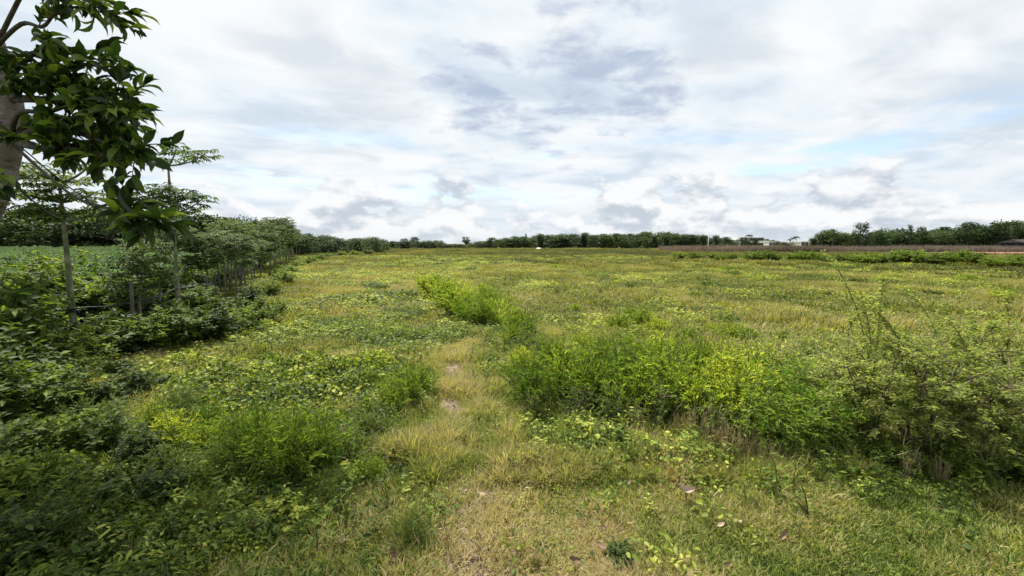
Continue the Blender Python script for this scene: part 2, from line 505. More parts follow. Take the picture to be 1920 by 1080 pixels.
def palmate(mb, C, out, L, W, nl=6, t='ovate', dr=.35):
    """hand-shaped leaves: nl leaflets spread round each petiole end"""
    n = len(C)
    out = nrm(out); up = np.tile([0, 0, 1.], (n, 1)); sd = nrm(np.cross(out, up) + 1e-6); fl = nrm(np.cross(up, sd))
    for k in range(nl):
        a = (k - (nl - 1) / 2) * (4.4 / nl)
        D = fl * math.cos(a) + sd * math.sin(a) + np.array([0, 0, -dr]) + rng.normal(0, .1, (n, 3))
        s = L * rng.uniform(.75, 1.1, n) * (1 - .3 * abs(a) / 2.2)
        leaves(mb, C, D, updir(n, .25), s, s * W / L, t)


def sapling(h, tiers, brn, brl, rose=9, L=.15, lean=0, tr=.045, wob=.018):
    """a slim pale trunk with tiers of short branches ending in rosettes of hand-shaped leaves"""
    tk = MB(); br = MB(); lf = MB()
    z = np.linspace(0, h, 9)
    pts = np.stack([np.cumsum(rng.normal(0, wob, 9)) + lean * (z / h) ** 2, np.cumsum(rng.normal(0, wob, 9)), z], 1)
    tube(tk, pts, np.linspace(tr, tr * .35, 9) * (1 + .12 * rng.normal(0, 1, 9)), 8, .5)
    C = []; O = []
    ends = [(pts[-1], np.array([0, 0, 1.]))]
    for tz in tiers:
        p0 = np.array([np.interp(tz * h, z, pts[:, 0]), np.interp(tz * h, z, pts[:, 1]), tz * h])
        a0 = rng.random() * 6.28
        for k in range(brn):
            a = a0 + k * 2 * PI / brn + rng.normal(0, .35); l = brl * rng.uniform(.55, 1.15)
            d = np.array([math.cos(a), math.sin(a), 0])
            e = p0 + d * l + np.array([0, 0, l * rng.uniform(.15, .7)])
            bp = curve(p0, p0 + d * l * .55 + np.array([0, 0, .05]), e, 5)
            tube(br, bp, np.linspace(tr * .4, tr * .18, 5), 5, .5)
            ends.append((e, d))
            if l > .4 * brl: ends.append((bp[3] + rng.normal(0, .03, 3), d))
    for e, d in ends:
        n = rose
        a = np.arange(n) * 2.4 + rng.random() * 6; el = rng.uniform(-.35, .7, n)
        o = np.stack([np.cos(a), np.sin(a), el], 1)
        pl = L * rng.uniform(.5, 1.4, n)
        c = e + o * pl[:, None]
        for i in range(n):
            tube(br, np.stack([e, (e + c[i]) / 2 + np.array([0, 0, .01]), c[i]]), .0025, 3, .5, False)
        C.append(c); O.append(o)
    C = np.concatenate(C); O = np.concatenate(O)
    palmate(lf, C, O, L, L * .30, 6)
    return [('trunk', tk.mesh('trunk', M['pale_trunk'])), ('branches', br.mesh('branches', M['pale_trunk'])), ('crown', lf.mesh('crown', M['sapling']))]


def far_tree(h, w, base, ncl, per, L, style='round'):
    """tapered trunk, limbs and a crown of leaf clumps with gaps"""
    tk = MB(); lf = MB()
    lean = rng.normal(0, .04 * h, 2)
    z = np.linspace(0, h * .8, 6)
    pts = np.stack([lean[0] * (z / h) ** 2, lean[1] * (z / h) ** 2, z], 1)
    tube(tk, pts, np.linspace(.035 * h * .6, .01 * h, 6), 6)
    for i in range(ncl):
        u = (i + .5) / ncl
        a = i * 2.4 + rng.normal(0, .4)
        if style == 'round':
            zz = base + (1 - base) * rng.random(); rr = math.sqrt(max(0.03, 1 - ((zz - (base + 1) / 2) / ((1 - base) / 2 + .05)) ** 2)) * math.sqrt(rng.random())
        elif style == 'umbrella':
            zz = .8 + .2 * rng.random() - .12 * u; rr = math.sqrt(u)
        elif style == 'column':
            zz = base + (1 - base) * u; rr = .55 * math.sqrt(rng.random()) * (1.15 - .6 * u)
        else:   # layered, open
            zz = base + (1 - base) * u ** .8; rr = (.9 - .55 * u) * rng.uniform(.4, 1)
        c = np.array([math.cos(a) * rr * w / 2, math.sin(a) * rr * w / 2, zz * h])
        cs = np.array([w * .17, w * .17, h * .065]) * rng.uniform(.6, 1.35)
        tp = pts[min(5, max(1, int((zz - .18) / .8 * 5)))]
        tube(tk, curve(tp, (tp + c) / 2 - np.array([0, 0, .03 * h]), c, 4), np.linspace(.010 * h, .003 * h, 4), 4)
        d = nrm(rng.normal(0, 1, (per, 3)))
        P = c + d * cs * rng.random((per, 1)) ** .45
        leaves(lf, P, nrm(d + rng.normal(0, .8, (per, 3)) - [0, 0, .2]), nrm(d * .5 + updir(per, .5)), L * rng.uniform(.6, 1.3, per), L * .55, 'rhomb',
               np.clip(rng.random(per) * .8 + rng.normal(.1, .12), 0, 1))
    return [('trunk', tk.mesh('trunk', M['fartrunk'])), ('crown', lf.mesh('crown', M['far']))]


def palm(h, nf=15, fl=1.9):
    tk = MB(); lf = MB()
    z = np.linspace(0, h, 7)
    pts = np.stack([.06 * h * (z / h) ** 2, 0 * z, z], 1)
    tube(tk, pts, np.linspace(.16, .11, 7), 7)
    for i in range(nf):
        a = i * 2.4; el = rng.uniform(-.2, .9)
        d = np.array([math.cos(a) * math.cos(el), math.sin(a) * math.cos(el), math.sin(el)])
        e = pts[-1] + d * fl + np.array([0, 0, -fl * .55])
        cp = curve(pts[-1], pts[-1] + d * fl * .75, e, 9)
        tube(tk, cp, .02, 3)
        for s in (-1, 1):
            for j in range(1, 9):
                sd = nrm(np.cross(cp[j] - cp[j - 1], [0, 0, 1.])) * s
                n = 3
                leaves(lf, cp[j - 1] + (cp[j] - cp[j - 1]) * (np.arange(n)[:, None] / n), sd + .5 * nrm(cp[j] - cp[j - 1]) + np.array([0, 0, -.35]), [0, 0, 1.], fl * .28, .07, 'rhomb')
    return [('trunk', tk.mesh('trunk', M['fartrunk'])), ('crown', lf.mesh('crown', M['far']))]


# ------------------------------------------------------------------ the ground
def radial_sheet(name, mat, rings, az0=-PI, az1=PI, seg=220, z=0.0):
    th = np.linspace(az0, az1, seg + 1)
    Rr, Th = np.meshgrid(rings, th, indexing='ij')
    X = np.sin(Th) * Rr; Y = np.cos(Th) * Rr
    Z = hgt(X, Y) + z
    mb = MB()
    n = seg + 1
    i, j = np.meshgrid(np.arange(len(rings) - 1), np.arange(seg), indexing='ij')
    Q = np.stack([i * n + j, (i + 1) * n + j, (i + 1) * n + j + 1, i * n + j + 1], -1).reshape(-1, 4)
    mb.add(np.stack([X, Y, Z], -1), Q)
    return mb.mesh(name, mat)


rings = np.concatenate([[.02], np.geomspace(.3, 4000, 150)])
tag(obj('ground', radial_sheet('ground', M['ground'], rings, seg=360)), kind='structure')

# trodden footpath: a strip that follows the ground
path_px = [(880, 1110), (890, 1010), (893, 920), (885, 860), (862, 800), (848, 740), (850, 690), (856, 650)]
PATH = smooth_path([gp(x, y)[:2] for x, y in path_px], 6)


def path_dist(x, y):
    x = np.asarray(x, float); y = np.asarray(y, float)
    d = np.full(x.shape, 9e9)
    for i in range(len(PATH) - 1):
        a, b = PATH[i], PATH[i + 1]; ab = b - a; L2 = ab @ ab
        t = np.clip(((x - a[0]) * ab[0] + (y - a[1]) * ab[1]) / L2, 0, 1)
        d = np.minimum(d, np.hypot(x - a[0] - t * ab[0], y - a[1] - t * ab[1]))
    return d


def ribbon(name, mat, line, half, z, nx=6):
    line = np.asarray(line); tg = nrm(np.gradient(line, axis=0)); sd = np.stack([tg[:, 1], -tg[:, 0]], 1)
    wv = half * (1 + .5 * (fbm(np.arange(len(line)) * .37, np.zeros(len(line)) + 3, 2) - .5))
    u = np.linspace(-1, 1, nx)
    X = line[:, None] + sd[:, None] * (u[None, :, None] * wv[:, None, None])
    Z = hgt(X[..., 0], X[..., 1]) + z + .012
    mb = MB(); n = nx
    Q = [(i * n + j, i * n + j + 1, (i + 1) * n + j + 1, (i + 1) * n + j) for i in range(len(line) - 1) for j in range(n - 1)]
    mb.add(np.dstack([X, Z[..., None]]), Q)
    return obj(name, mb.mesh(name, mat))


tag(ribbon('footpath', M['pathsoil'], PATH, .24, 0), kind='structure')
TRACK = smooth_path([gp(x, y)[:2] for x, y in [(596, 600), (612, 570), (604, 545), (600, 520), (599, 505)]], 6)
tag(ribbon('bare_track', M['pathsoil'], TRACK, .28, 0), kind='structure')


def patch(name, mat, poly, z, n=14):
    """a bilinear quad sheet over four ground corners"""
    a, b, c, d = [np.array(p[:2]) for p in poly]
    u = np.linspace(0, 1, n)[:, None, None]; v = np.linspace(0, 1, n)[None, :, None]
    X = (a * (1 - u) + b * u) * (1 - v) + (d * (1 - u) + c * u) * v
    Z = hgt(X[..., 0], X[..., 1]) + z
    mb = MB()
    Q = [(i * n + j, (i + 1) * n + j, (i + 1) * n + j + 1, i * n + j + 1) for i in range(n - 1) for j in range(n - 1)]
    mb.add(np.dstack([X, Z[..., None]]), Q)
    o = obj(name, mb.mesh(name, mat)); tag(o, kind='structure'); return o


# fence line and the field edges (metres)
def fence_x(y): return -3.55 - .447 * y
patch('crop_field', M['darksoil'], [(fence_x(4.5) - .8, 4.5), (fence_x(62) - .8, 62), (-110, 62), (-40, 4.5)], .05, 24)
BF0 = gp(1235, 472); BF1 = gp(1960, 477)
patch('brown_field', M['brownsoil'], [(BF0[0] - 2, BF0[1]), (BF1[0] + 35, BF1[1] + 4), (190, 150), (48, 150)], .05, 24)

# ------------------------------------------------------------------ grass and weeds (uncountable)
def sector(n, r0, r1, p=1., a=58):
    """points in the part of the field seen; p=1 even per area, p=0 even per log distance"""
    u = rng.random(n)
    if p == 0: r = r0 * (r1 / r0) ** u
    else: r = np.sqrt(r0 ** 2 + (r1 ** 2 - r0 ** 2) * u)
    th = R(a) * (2 * rng.random(n) - 1)
    return np.sin(th) * r, np.cos(th) * r


def in_brown(x, y):
    return (y > BF0[1] + (x - BF0[0]) * (BF1[1] - BF0[1]) / (BF1[0] - BF0[0])) & (x > BF0[0] + (y - BF0[1]) * .35) & (y < 150)


def left_field(x, y): return (x < fence_x(y) - .9) & (y < 64)


# short tufts
near_kinds = [tuft(26, .07, .11, .0065, lean=1.0), tuft(26, .06, .17, .0065, lean=.8), tuft(22, .09, .09, .007, lean=1.8), tuft(20, .05, .22, .0055, 'blade', .6),
              tuft(12, .06, .30, .005, 'stiff', .45), tuft(22, .10, .08, .008, lean=3.0)]
x, y = sector(60000, 1.1, 8.5, 1.)
x2, y2 = sector(26000, 1.1, 3.6, 1.)
x = np.append(x, x2); y = np.append(y, y2)
pd = path_dist(x, y)
n1 = fbm(x / .9, y / .9, 3); n2 = fbm(x / 3.1 + 9, y / 3.1, 3)
bare = np.exp(-(pd / .25) ** 2) * np.clip((fbm(x / .3 + 2, y / .4 + 7, 2) - .44) * 7, 0, 1) * np.where(y < 3.3, .62, .85)
straw_spot = np.exp(-(((x - .45) / .8) ** 2 + ((y - 2.15) / .5) ** 2))
keep = rng.random(len(x)) > np.clip(bare * 1.15 + .35 * straw_spot * (n1 > .5), 0, .93)
keep &= ~left_field(x, y)
x, y, pd, n1, n2, straw_spot = [q[keep] for q in (x, y, pd, n1, n2, straw_spot)]
r = np.hypot(x, y)
tall = (n2 > .5) & (y > 2.9)
idx = np.where(rng.random(len(x)) < .5, 0, np.where(rng.random(len(x)) < .5, 2, 5))
idx = np.where(tall, np.where(rng.random(len(x)) < .55, 1, 3), idx)
side = (pd > .08) & (pd < .5) & (y > 2.9) & (y < 6.5) & (rng.random(len(x)) < .30 * np.exp(-pd / .3))
idx = np.where(side, np.where(rng.random(len(x)) < .5, 3, 4), idx)
n3 = fbm(x / .28 + 5, y / .28 + 8, 2)
tint = .40 + .7 * (n1 - .5) + .4 * (n2 - .5) + .55 * (n3 - .5) + .26 * np.exp(-(pd / .6) ** 2) + .25 * straw_spot + rng.normal(0, .13, len(x)) + .16 * np.clip((y - 4.2) / 1.5, 0, 1) * np.clip((-x - .2) / .8, 0, 1)
fresh = np.exp(-((x - 1.9) / 1.5) ** 2) * (y < 3.4)
dry = np.clip((fbm(x / .5 + 31, y / .38 + 3, 3) - .5) * 5, 0, 1) * np.exp(-((x - .25) / 1.1) ** 2) * (y < 3.6)
tint += .34 * dry - .07 * fresh - .06 * (y < 4)
tint -= .22 * np.clip((-.9 - x) / 1.5, 0, 1) * np.clip((4.5 - y) / 2, 0, 1)       # deeper green towards the near left
tint = np.clip(tint, .02, .95)
P = np.stack([x, y, hgt(x, y)], 1)
scatter('grass', near_kinds, P, rng.random(len(x)) * 6.28, rng.uniform(.6, 1.25, len(x)) * (.75 + .6 * (n3 - .3)) * np.where((y < 3.1) & (x > -.5), .78, 1), idx, tint, .28,
        'short green and straw coloured grass covering the near ground', 'grass')

mid_kinds = [tuft(70, .30, .22, .014, lean=.9, mat='midgrass'), tuft(70, .36, .15, .018, lean=1.5, mat='midgrass'), tuft(50, .24, .25, .012, 'blade', .6, mat='midgrass'), tuft(70, .45, .11, .024, lean=2.6, mat='midgrass')]
x, y = sector(26000, 7.2, 34, .5, 56)
n1 = fbm(x / 2.2, y / 2.2, 3); n2 = fbm(x / 7 + 3, y / 7, 3)
keep = ~left_field(x, y)
x, y, n1, n2 = [q[keep] for q in (x, y, n1, n2)]
idx = np.where(n1 > .57, np.where(rng.random(len(x)) < .5, 0, 2), np.where(rng.random(len(x)) < .5, 1, 3))
lane_ = np.exp(-((x + .25 * y + .4) / (.10 * y + .5)) ** 2) * (y < 20)
tint = np.clip(.40 + .6 * (n1 - .5) + .5 * (n2 - .5) + .26 * lane_ + rng.normal(0, .13, len(x)) - .03 * np.clip((y - 14) / 16, 0, 1) - .22 * np.exp(-((y - 25 - .12 * x) / 1.3) ** 2) * (x > 2) - .15 * np.exp(-((y - 17 + .05 * x) / .8) ** 2) * (fbm(x / 3, y) > .5), .02, .95)
scatter('meadow_grass', mid_kinds, np.stack([x, y, hgt(x, y)], 1), rng.random(len(x)) * 6.28, rng.uniform(.6, 1.2, len(x)) * (1 - .4 * lane_), idx, tint, .08,
        'olive yellow meadow grass across the middle of the field', 'grass')

far_kinds = [tuft(100, 1.0, .28, .045, lean=1., mat='fargrass'), tuft(100, 1.2, .18, .06, lean=1.8, mat='fargrass'), tuft(80, .7, .45, .04, 'blade', .6, mat='fargrass')]
x, y = sector(17000, 31, 150, .5, 56)
keep = ~left_field(x, y) & ~in_brown(x, y)
x, y = x[keep], y[keep]
n1 = fbm(x / 6, y / 9, 3); n2 = fbm(x / 22 + 3, y / 12, 3)
idx = np.where(n1 > .6, 2, np.where(rng.random(len(x)) < .5, 0, 1))
tint = np.clip(.33 + .7 * (n1 - .5) + .8 * (n2 - .5) + rng.normal(0, .10, len(x)), .03, .9)
scatter('distant_grass', far_kinds, np.stack([x, y, hgt(x, y)], 1), rng.random(len(x)) * 6.28, rng.uniform(.6, 1.2, len(x)), idx, tint, .04,
        'rough olive grass spreading to the far tree line', 'grass')


# broadleaf ground weeds
def weedlet(n, r, h, L, W, t):
    mb = MB()
    ang = rng.random(n) * 2 * PI; q = np.sqrt(rng.random(n)) * r
    z = h * rng.random(n) ** .7 * (1 - .5 * (q / r) ** 2)
    P = np.stack([np.cos(ang) * q, np.sin(ang) * q, z], 1)
    N = updir(n, .4); D = rng.normal(0, 1, (n, 3)); D[:, 2] *= .2
    sz = L * rng.uniform(.5, 1.2, n)
    leaves(mb, P, D, N, sz, sz * W / L, t)
    for i in range(6):
        k = rng.integers(n)
        tube(mb, curve((0, 0, -.01), P[k] * .3 + np.array([0, 0, z[k] * .6]), P[k], 4), .002, 3, .1)
    return mb.mesh('weed', M['weed'])


wk = [weedlet(30, .10, .12, .032, .024, 'round'), weedlet(36, .10, .19, .038, .020, 'ovate'), weedlet(44, .12, .10, .022, .016, 'round'),
      weedlet(30, .07, .26, .042, .014, 'ovate')]
x, y = sector(42000, 1.3, 9, 1., 57)
n1 = fbm(x / 1.1 + 30, y / 1.1 + 12, 3)
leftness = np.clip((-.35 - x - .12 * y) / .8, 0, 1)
dens = np.where((x > -.2) & (y < 3.2), .018, .05) + .34 * leftness * (.5 + 1.2 * (n1 > .47)) * np.where(y > 4.4, .12, 1) + .22 * ((n1 > .54) & (y > 3)) + .12 * (x > 1.2) * (y > 2.6)
keep = (rng.random(len(x)) < dens) & (path_dist(x, y) > .2) & ~left_field(x, y)
x, y, n1, leftness = x[keep], y[keep], n1[keep], leftness[keep]
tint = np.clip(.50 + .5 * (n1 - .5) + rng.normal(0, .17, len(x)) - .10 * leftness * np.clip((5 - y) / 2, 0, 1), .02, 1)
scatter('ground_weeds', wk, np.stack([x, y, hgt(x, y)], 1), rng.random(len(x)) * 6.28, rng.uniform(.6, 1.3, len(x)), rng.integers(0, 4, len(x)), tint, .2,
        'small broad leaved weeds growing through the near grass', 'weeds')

wk2 = [weedlet(110, .42, .14, .07, .05, 'rhomb'), weedlet(90, .36, .22, .08, .05, 'rhomb')]
x, y = sector(15000, 6.5, 60, .3, 54)
n1 = fbm(x / 3.1 + 30, y / 3.1 + 12, 3)
lane = (x < -.05 * y - .3)
keep = (rng.random(len(x)) < np.where(lane, .30, .13) * ((n1 > .5) * 3 + .25)) & ~left_field(x, y)
x, y, n1 = x[keep], y[keep], n1[keep]
tint = np.clip(np.where(rng.random(len(x)) < .3, .25, .74) + .6 * (n1 - .5) + rng.normal(0, .12, len(x)), .05, 1)
scatter('meadow_weeds', wk2, np.stack([x, y, hgt(x, y)], 1), rng.random(len(x)) * 6.28, rng.uniform(.6, 1.3, len(x)), rng.integers(0, 2, len(x)), tint, .05,
        'low yellow green weeds spotting the field grass', 'weeds')


# crop behind the fence
def crop_plant(h, n):
    mb = MB()
    for i in range(3):
        a = rng.random() * 6.28; tip = np.array([math.cos(a) * .15, math.sin(a) * .15, h * rng.uniform(.75, .95)])
        tube(mb, curve((0, 0, 0), (0, 0, h * .5), tip, 5), .012, 4, 0.)
    ang = rng.random(n) * 6.28; q = np.sqrt(rng.random(n)) * .55
    C = np.stack([np.cos(ang) * q, np.sin(ang) * q, h * (.12 + .88 * rng.random(n) ** .7 * (1 - .25 * (q / .55) ** 2))], 1)
    palmate(mb, C, np.stack([np.cos(ang), np.sin(ang), 0 * ang], 1), .16, .045, 6, 'rhomb', .3)
    return mb.mesh('crop_plant', M['crop'])


ck = [crop_plant(1.15, 85), crop_plant(1.0, 80), crop_plant(1.25, 85)]
gy, gx = np.meshgrid(np.arange(4.6, 60, .75), np.arange(-95, -5, .85), indexing='ij')
x = (gx + rng.normal(0, .15, gx.shape)).ravel(); y = (gy + rng.normal(0, .15, gy.shape)).ravel()
keep = (x < fence_x(y) - .95) & (x > -1.45 * y - 3)
x, y = x[keep], y[keep]
scatter('cassava_crop', ck, np.stack([x, y, hgt(x, y) + .04], 1), rng.random(len(x)) * 6.28, rng.uniform(.85, 1.15, len(x)), rng.integers(0, 3, len(x)),
        np.clip(.45 + .5 * (fbm(x / 5, y / 5) - .5) + rng.normal(0, .1, len(x)), 0, 1), .06,
        'dense blue green cassava crop in the field behind the sapling row', 'crop')


# standing dry crop on the brown field
def dry_clump(n, r, h):
    mb = MB()
    ang = rng.random(n) * 6.28; q = np.sqrt(rng.random(n)) * r
    P = np.stack([np.cos(ang) * q, np.sin(ang) * q, 0 * q], 1)
    D = np.array([0, 0, 1.]) + rng.normal(0, .12, (n, 3))
    leaves(mb, P, D, nrm(rng.normal(0, 1, (n, 3))), h * rng.uniform(.5, 1.1, n), .035, 'stiff')
    m = n
    leaves(mb, P + np.array([0, 0, 1.]) * h * rng.uniform(.2, .8, (m, 1)), rng.normal(0, 1, (m, 3)), updir(m), .35, .05, 'rhomb')
    return mb.mesh('dry_clump', M['drycrop'])


dk = [dry_clump(26, .7, 1.1), dry_clump(24, .7, .85), dry_clump(16, .6, 1.35)]
x = rng.uniform(14, 170, 16000); y = BF0[1] - 6 + rng.random(16000) ** 1.7 * 70
keep = in_brown(x, y) & (x < 1.35 * y) & (rng.random(len(x)) < np.clip((x - .20 * y) / 22, .1, 1))
x, y = x[keep], y[keep]
scatter('dry_crop', dk, np.stack([x, y, hgt(x, y) + .04], 1), rng.random(len(x)) * 6.28, rng.uniform(.45, 1.15, len(x)) * np.clip((x - .12 * y) / 30, .45, 1) * (.75 + .5 * fbm(x / 5, y / 5)), rng.integers(0, 3, len(x)),
        np.clip(.5 + .7 * (fbm(x / 9, y / 9) - .5) + rng.normal(0, .1, len(x)), 0, 1), .05,
        'dry brown standing crop in the field before the right tree line', 'crop')

# ------------------------------------------------------------------ shrubs: kinds
K = {}
K['lime'] = [bush(40, 1, .48, 34, .10, .013, 'rhomb', 'lime', up=.72, start=.25, sub=2, subl=.25, sr=.006) for _ in range(3)]
K['pinn'] = [bush(22, 1, .55, 20, .10, .022, 'rhomb', 'soft', up=.4, start=.2, sub=4, subl=.34, nrand=.35) for _ in range(2)]
K['drygrass'] = [bush(46, 1, .35, 5, .16, .012, 'blade', 'straw', up=.8, start=.2, sr=.005, stem_mat='drytwig', r0=.6) for _ in range(2)]
K['soft'] = [bush(44, 1, .5, 32, .085, .010, 'rhomb', 'soft', up=.7, start=.2, sub=3, subl=.28, sr=.005) for _ in range(2)]
K['limegrass'] = [bush(60, 1, .5, 12, .30, .014, 'blade', 'lime', up=.8, start=.05, sr=.004) for _ in range(2)]
K['mid'] = [bush(26, 1, .55, 24, .12, .05, 'ovate', 'mid', up=.35, start=.2, sub=2, subl=.28) for _ in range(3)]
K['dark'] = [bush(26, 1, .6, 24, .13, .065, 'ovate', 'dark', up=.3, start=.15, sub=2, subl=.28, stem_mat='twig') for _ in range(3)]
K['wispy'] = [bush(22, 1, .45, 20, .075, .030, 'rhomb', 'mid', up=.5, start=.25, sub=2, subl=.25, stem_mat='drytwig', sr=.006) for _ in range(2)]
K['leafy'] = [bush(18, 1, .75, 12, .17, .12, 'ovate', 'lime', up=.25, start=.3, sr=.008, nrand=.45) for _ in range(2)]
K['wispyt'] = [bush(26, 1, .5, 22, .07, .026, 'rhomb', 'thorn', up=.5, start=.2, sub=3, subl=.28, stem_mat='drytwig', sr=.005) for _ in range(2)]
K['vine'] = [mound(2300, 1, .42, .062, .044, 'round', 'vine', lump=.8) for _ in range(3)]
K['round'] = [bush(26, 1, .8, 12, .14, .125, 'round', 'bright', up=.25, start=.35, sr=.010, nrand=.6) for _ in range(2)]
K['fern'] = [bush(90, 1, .8, 34, .10, .008, 'stiff', 'mid', up=.55, start=.1, sub=2, subl=.3, sr=.005) for _ in range(1)]
K['fielddark'] = [bush(20, 1, .9, 22, .16, .09, 'rhomb', 'dark', up=.35, start=.1, sub=1) for _ in range(2)]
K['fieldlime'] = [bush(26, 1, .8, 22, .20, .05, 'rhomb', 'lime', up=.6, start=.1, sub=1) for _ in range(2)]
K['hedge'] = [bush(26, 1, .85, 26, .14, .08, 'rhomb', 'mid', up=.35, start=.1, sub=2) for _ in range(3)]


def put(kind, key, px, py, hpx, name='shrub', wide=1.0, jit=True):
    p = gp(px, py); dep = p[1] * CP + CAMH * SP
    h = hpx / F * dep * 1.22
    v = K[kind][rng.integers(len(K[kind]))]
    s = h * wide
    o = thing(name, v, (p[0], p[1], float(hgt(p[0], p[1])) - .01), rng.random() * 6.28, s, (rng.normal(0, .06), rng.normal(0, .06)), h if kind != 'vine' else h / .42)
    return member(key, o)


# lime clump right of the path
for a in [(1000, 765, 105), (1050, 742, 100), (1105, 768, 115), (1165, 745, 105), (1205, 788, 120), (1258, 768, 120), (1305, 800, 125), (1352, 782, 120), (1395, 812, 125),
          (1040, 700, 70), (1120, 696, 66), (1180, 700, 74), (1238, 716, 85), (1300, 728, 95), (1350, 722, 85), (1410, 752, 105)]:
    put('soft' if a[0] % 20 == 0 or a[0] % 3 == 1 else 'lime', 'limeright', *a, wide=1.15)
for a in [(1085, 790, 75), (1150, 800, 80), (1240, 810, 95), (1330, 830, 100), (1000, 790, 60), (1395, 845, 90)]:
    put('wispy', 'wispyright', *a, wide=1.1)
for a in [(1455, 862, 120), (1520, 850, 125), (1400, 820, 110), (1480, 800, 130), (1560, 835, 120)]:
    put('pinn', 'midright', *a, wide=1.15)
for a in [(1440, 735, 95), (1490, 755, 120), (1535, 780, 140), (1460, 700, 70), (1400, 690, 60), (1520, 700, 80), (1580, 740, 110), (1640, 720, 100)]:
    put('wispyt', 'wispyback', *a, wide=1.25)
for a in [(1330, 850, 85), (1360, 862, 80), (1300, 838, 80), (1395, 868, 75), (1275, 828, 70), (1190, 815, 60), (1430, 880, 60), (1700, 905, 60), (1760, 915, 55)]:
    put('drygrass', 'drystalks', *a, wide=.8)
# lime bushes farther right of the path
for a in [(1160, 622, 40), (1200, 615, 40), (1230, 628, 38), (1180, 600, 25), (1370, 640, 42), (1400, 648, 36), (1092, 655, 34), (1330, 625, 24), (1080, 585, 18), (1470, 650, 30), (1540, 640, 26), (1290, 640, 30)]:
    put('lime', 'limefield', *a, wide=1.3)
for a in [(1165, 655, 36), (1190, 662, 30), (1045, 553, 16), (1125, 552, 14), (1230, 556, 14)]:
    put('wispy', 'darkfield', *a, wide=1.3)
# strip in the middle
for a in [(792, 545, 28), (808, 560, 42), (828, 578, 52), (852, 592, 54), (880, 604, 56), (906, 614, 54), (932, 606, 50), (946, 592, 44), (868, 566, 38), (900, 574, 40), (924, 578, 38), (818, 542, 26), (842, 556, 30)]:
    put('limegrass' if rng.random() < .25 else ('soft' if rng.random() < .35 else 'lime'), 'strip', a[0], a[1], a[2] * rng.uniform(.9, 1.15), wide=1.25)
for a in [(965, 620, 46), (985, 640, 56), (1000, 660, 54), (960, 655, 40), (1010, 690, 60), (985, 700, 50)]:
    put('wispy' if a[0] > 990 else 'lime', 'stripend', *a, wide=1.2)
# left of the path
for a in [(765, 760, 80), (735, 780, 70), (700, 815, 70), (640, 845, 62), (790, 745, 60), (700, 735, 55), (660, 860, 70)]:
    put('soft' if a[0] > 720 else 'wispy', 'leftpath', *a, wide=1.1)
for a in [(545, 905, 150), (480, 880, 125), (600, 880, 120), (560, 850, 95), (455, 850, 90), (330, 845, 85), (290, 815, 65), (385, 850, 75)]:
    put('soft' if a[2] > 86 else 'lime', 'leftlime', *a, wide=1.05)
for a in [(540, 975, 62), (600, 985, 52), (505, 960, 45), (650, 905, 48)]:
    put('leafy', 'leafyfront', *a, wide=1.1)
# vine heaps
for a in [(350, 735, 34), (420, 745, 40), (490, 755, 44), (560, 745, 44), (630, 740, 44), (690, 725, 42), (400, 710, 34), (470, 712, 36), (540, 705, 36), (610, 700, 34), (660, 700, 36),
          (330, 700, 30), (590, 765, 34), (450, 775, 34)]:
    put('vine', 'vineleft', *a, name='vine_heap', wide=2.2)
for a in [(560, 640, 16), (620, 628, 16), (690, 632, 18), (740, 640, 20), (800, 642, 18), (650, 605, 12), (730, 600, 13), (580, 600, 12), (690, 575, 10), (620, 560, 9), (745, 560, 10), (560, 570, 10),
          (700, 540, 8), (640, 530, 7), (760, 590, 12), (530, 620, 20), (505, 640, 22)]:
    put('vine', 'vinelane', *a, name='vine_heap', wide=3.2)
# tangled growth along the fence
for i, a in enumerate([(40, 690, 105), (95, 690, 70), (180, 690, 75), (235, 672, 80), (290, 668, 75), (345, 655, 78), (400, 648, 62), (450, 632, 58), (495, 606, 44), (425, 606, 50), (372, 592, 54),
          (515, 592, 30), (265, 625, 70), (205, 640, 60), (320, 615, 50), (470, 575, 34), (510, 555, 26), (540, 535, 22), (455, 600, 40)]):
    put('dark' if i % 3 == 0 else 'mid', 'fencebush', a[0], a[1], a[2] * 1.15, wide=1.2)
for i in range(26):
    yb = 5.0 + i * .62 * (1 + i / 40)
    xb = fence_x(yb) - .55 + rng.normal(0, .18)
    v = K['dark' if i % 2 else 'mid'][rng.integers(3)]
    s = rng.uniform(1.05, 1.5)
    member('cropedge', thing('shrub', v, (xb, yb, -.02), rng.random() * 6.28, s, (0, 0), s * .95))
for i in range(15):
    xb = -5.9 - i * .5 + rng.normal(0, .15); yb = 4.75 + .1 * i + (i % 2) * .5 + rng.normal(0, .15)
    v = K['dark' if i % 3 else 'mid'][rng.integers(3)]
    s = rng.uniform(1.5, 1.95)
    member('cropfront', thing('shrub', v, (xb, yb, -.02), rng.random() * 6.28, s * .85, (0, 0), s))
for i in range(24):
    yb = 5.4 + i * .33; xb = fence_x(yb) - rng.uniform(.9, 3.2)
    v = K['mid' if i % 3 == 0 else 'dark'][rng.integers(3)]
    s = rng.uniform(1.25, 1.75)
    member('cropfront', thing('shrub', v, (xb, yb, -.02), rng.random() * 6.28, s * .85, (0, 0), s))
for a in [(520, 520, 18), (545, 512, 16), (560, 503, 14), (575, 497, 12), (585, 492, 12), (600, 487, 11), (530, 528, 18), (612, 484, 10), (640, 480, 10), (665, 478, 9), (690, 477, 10), (715, 476, 9)]:
    put('hedge', 'fencefar', *a, wide=1.3)
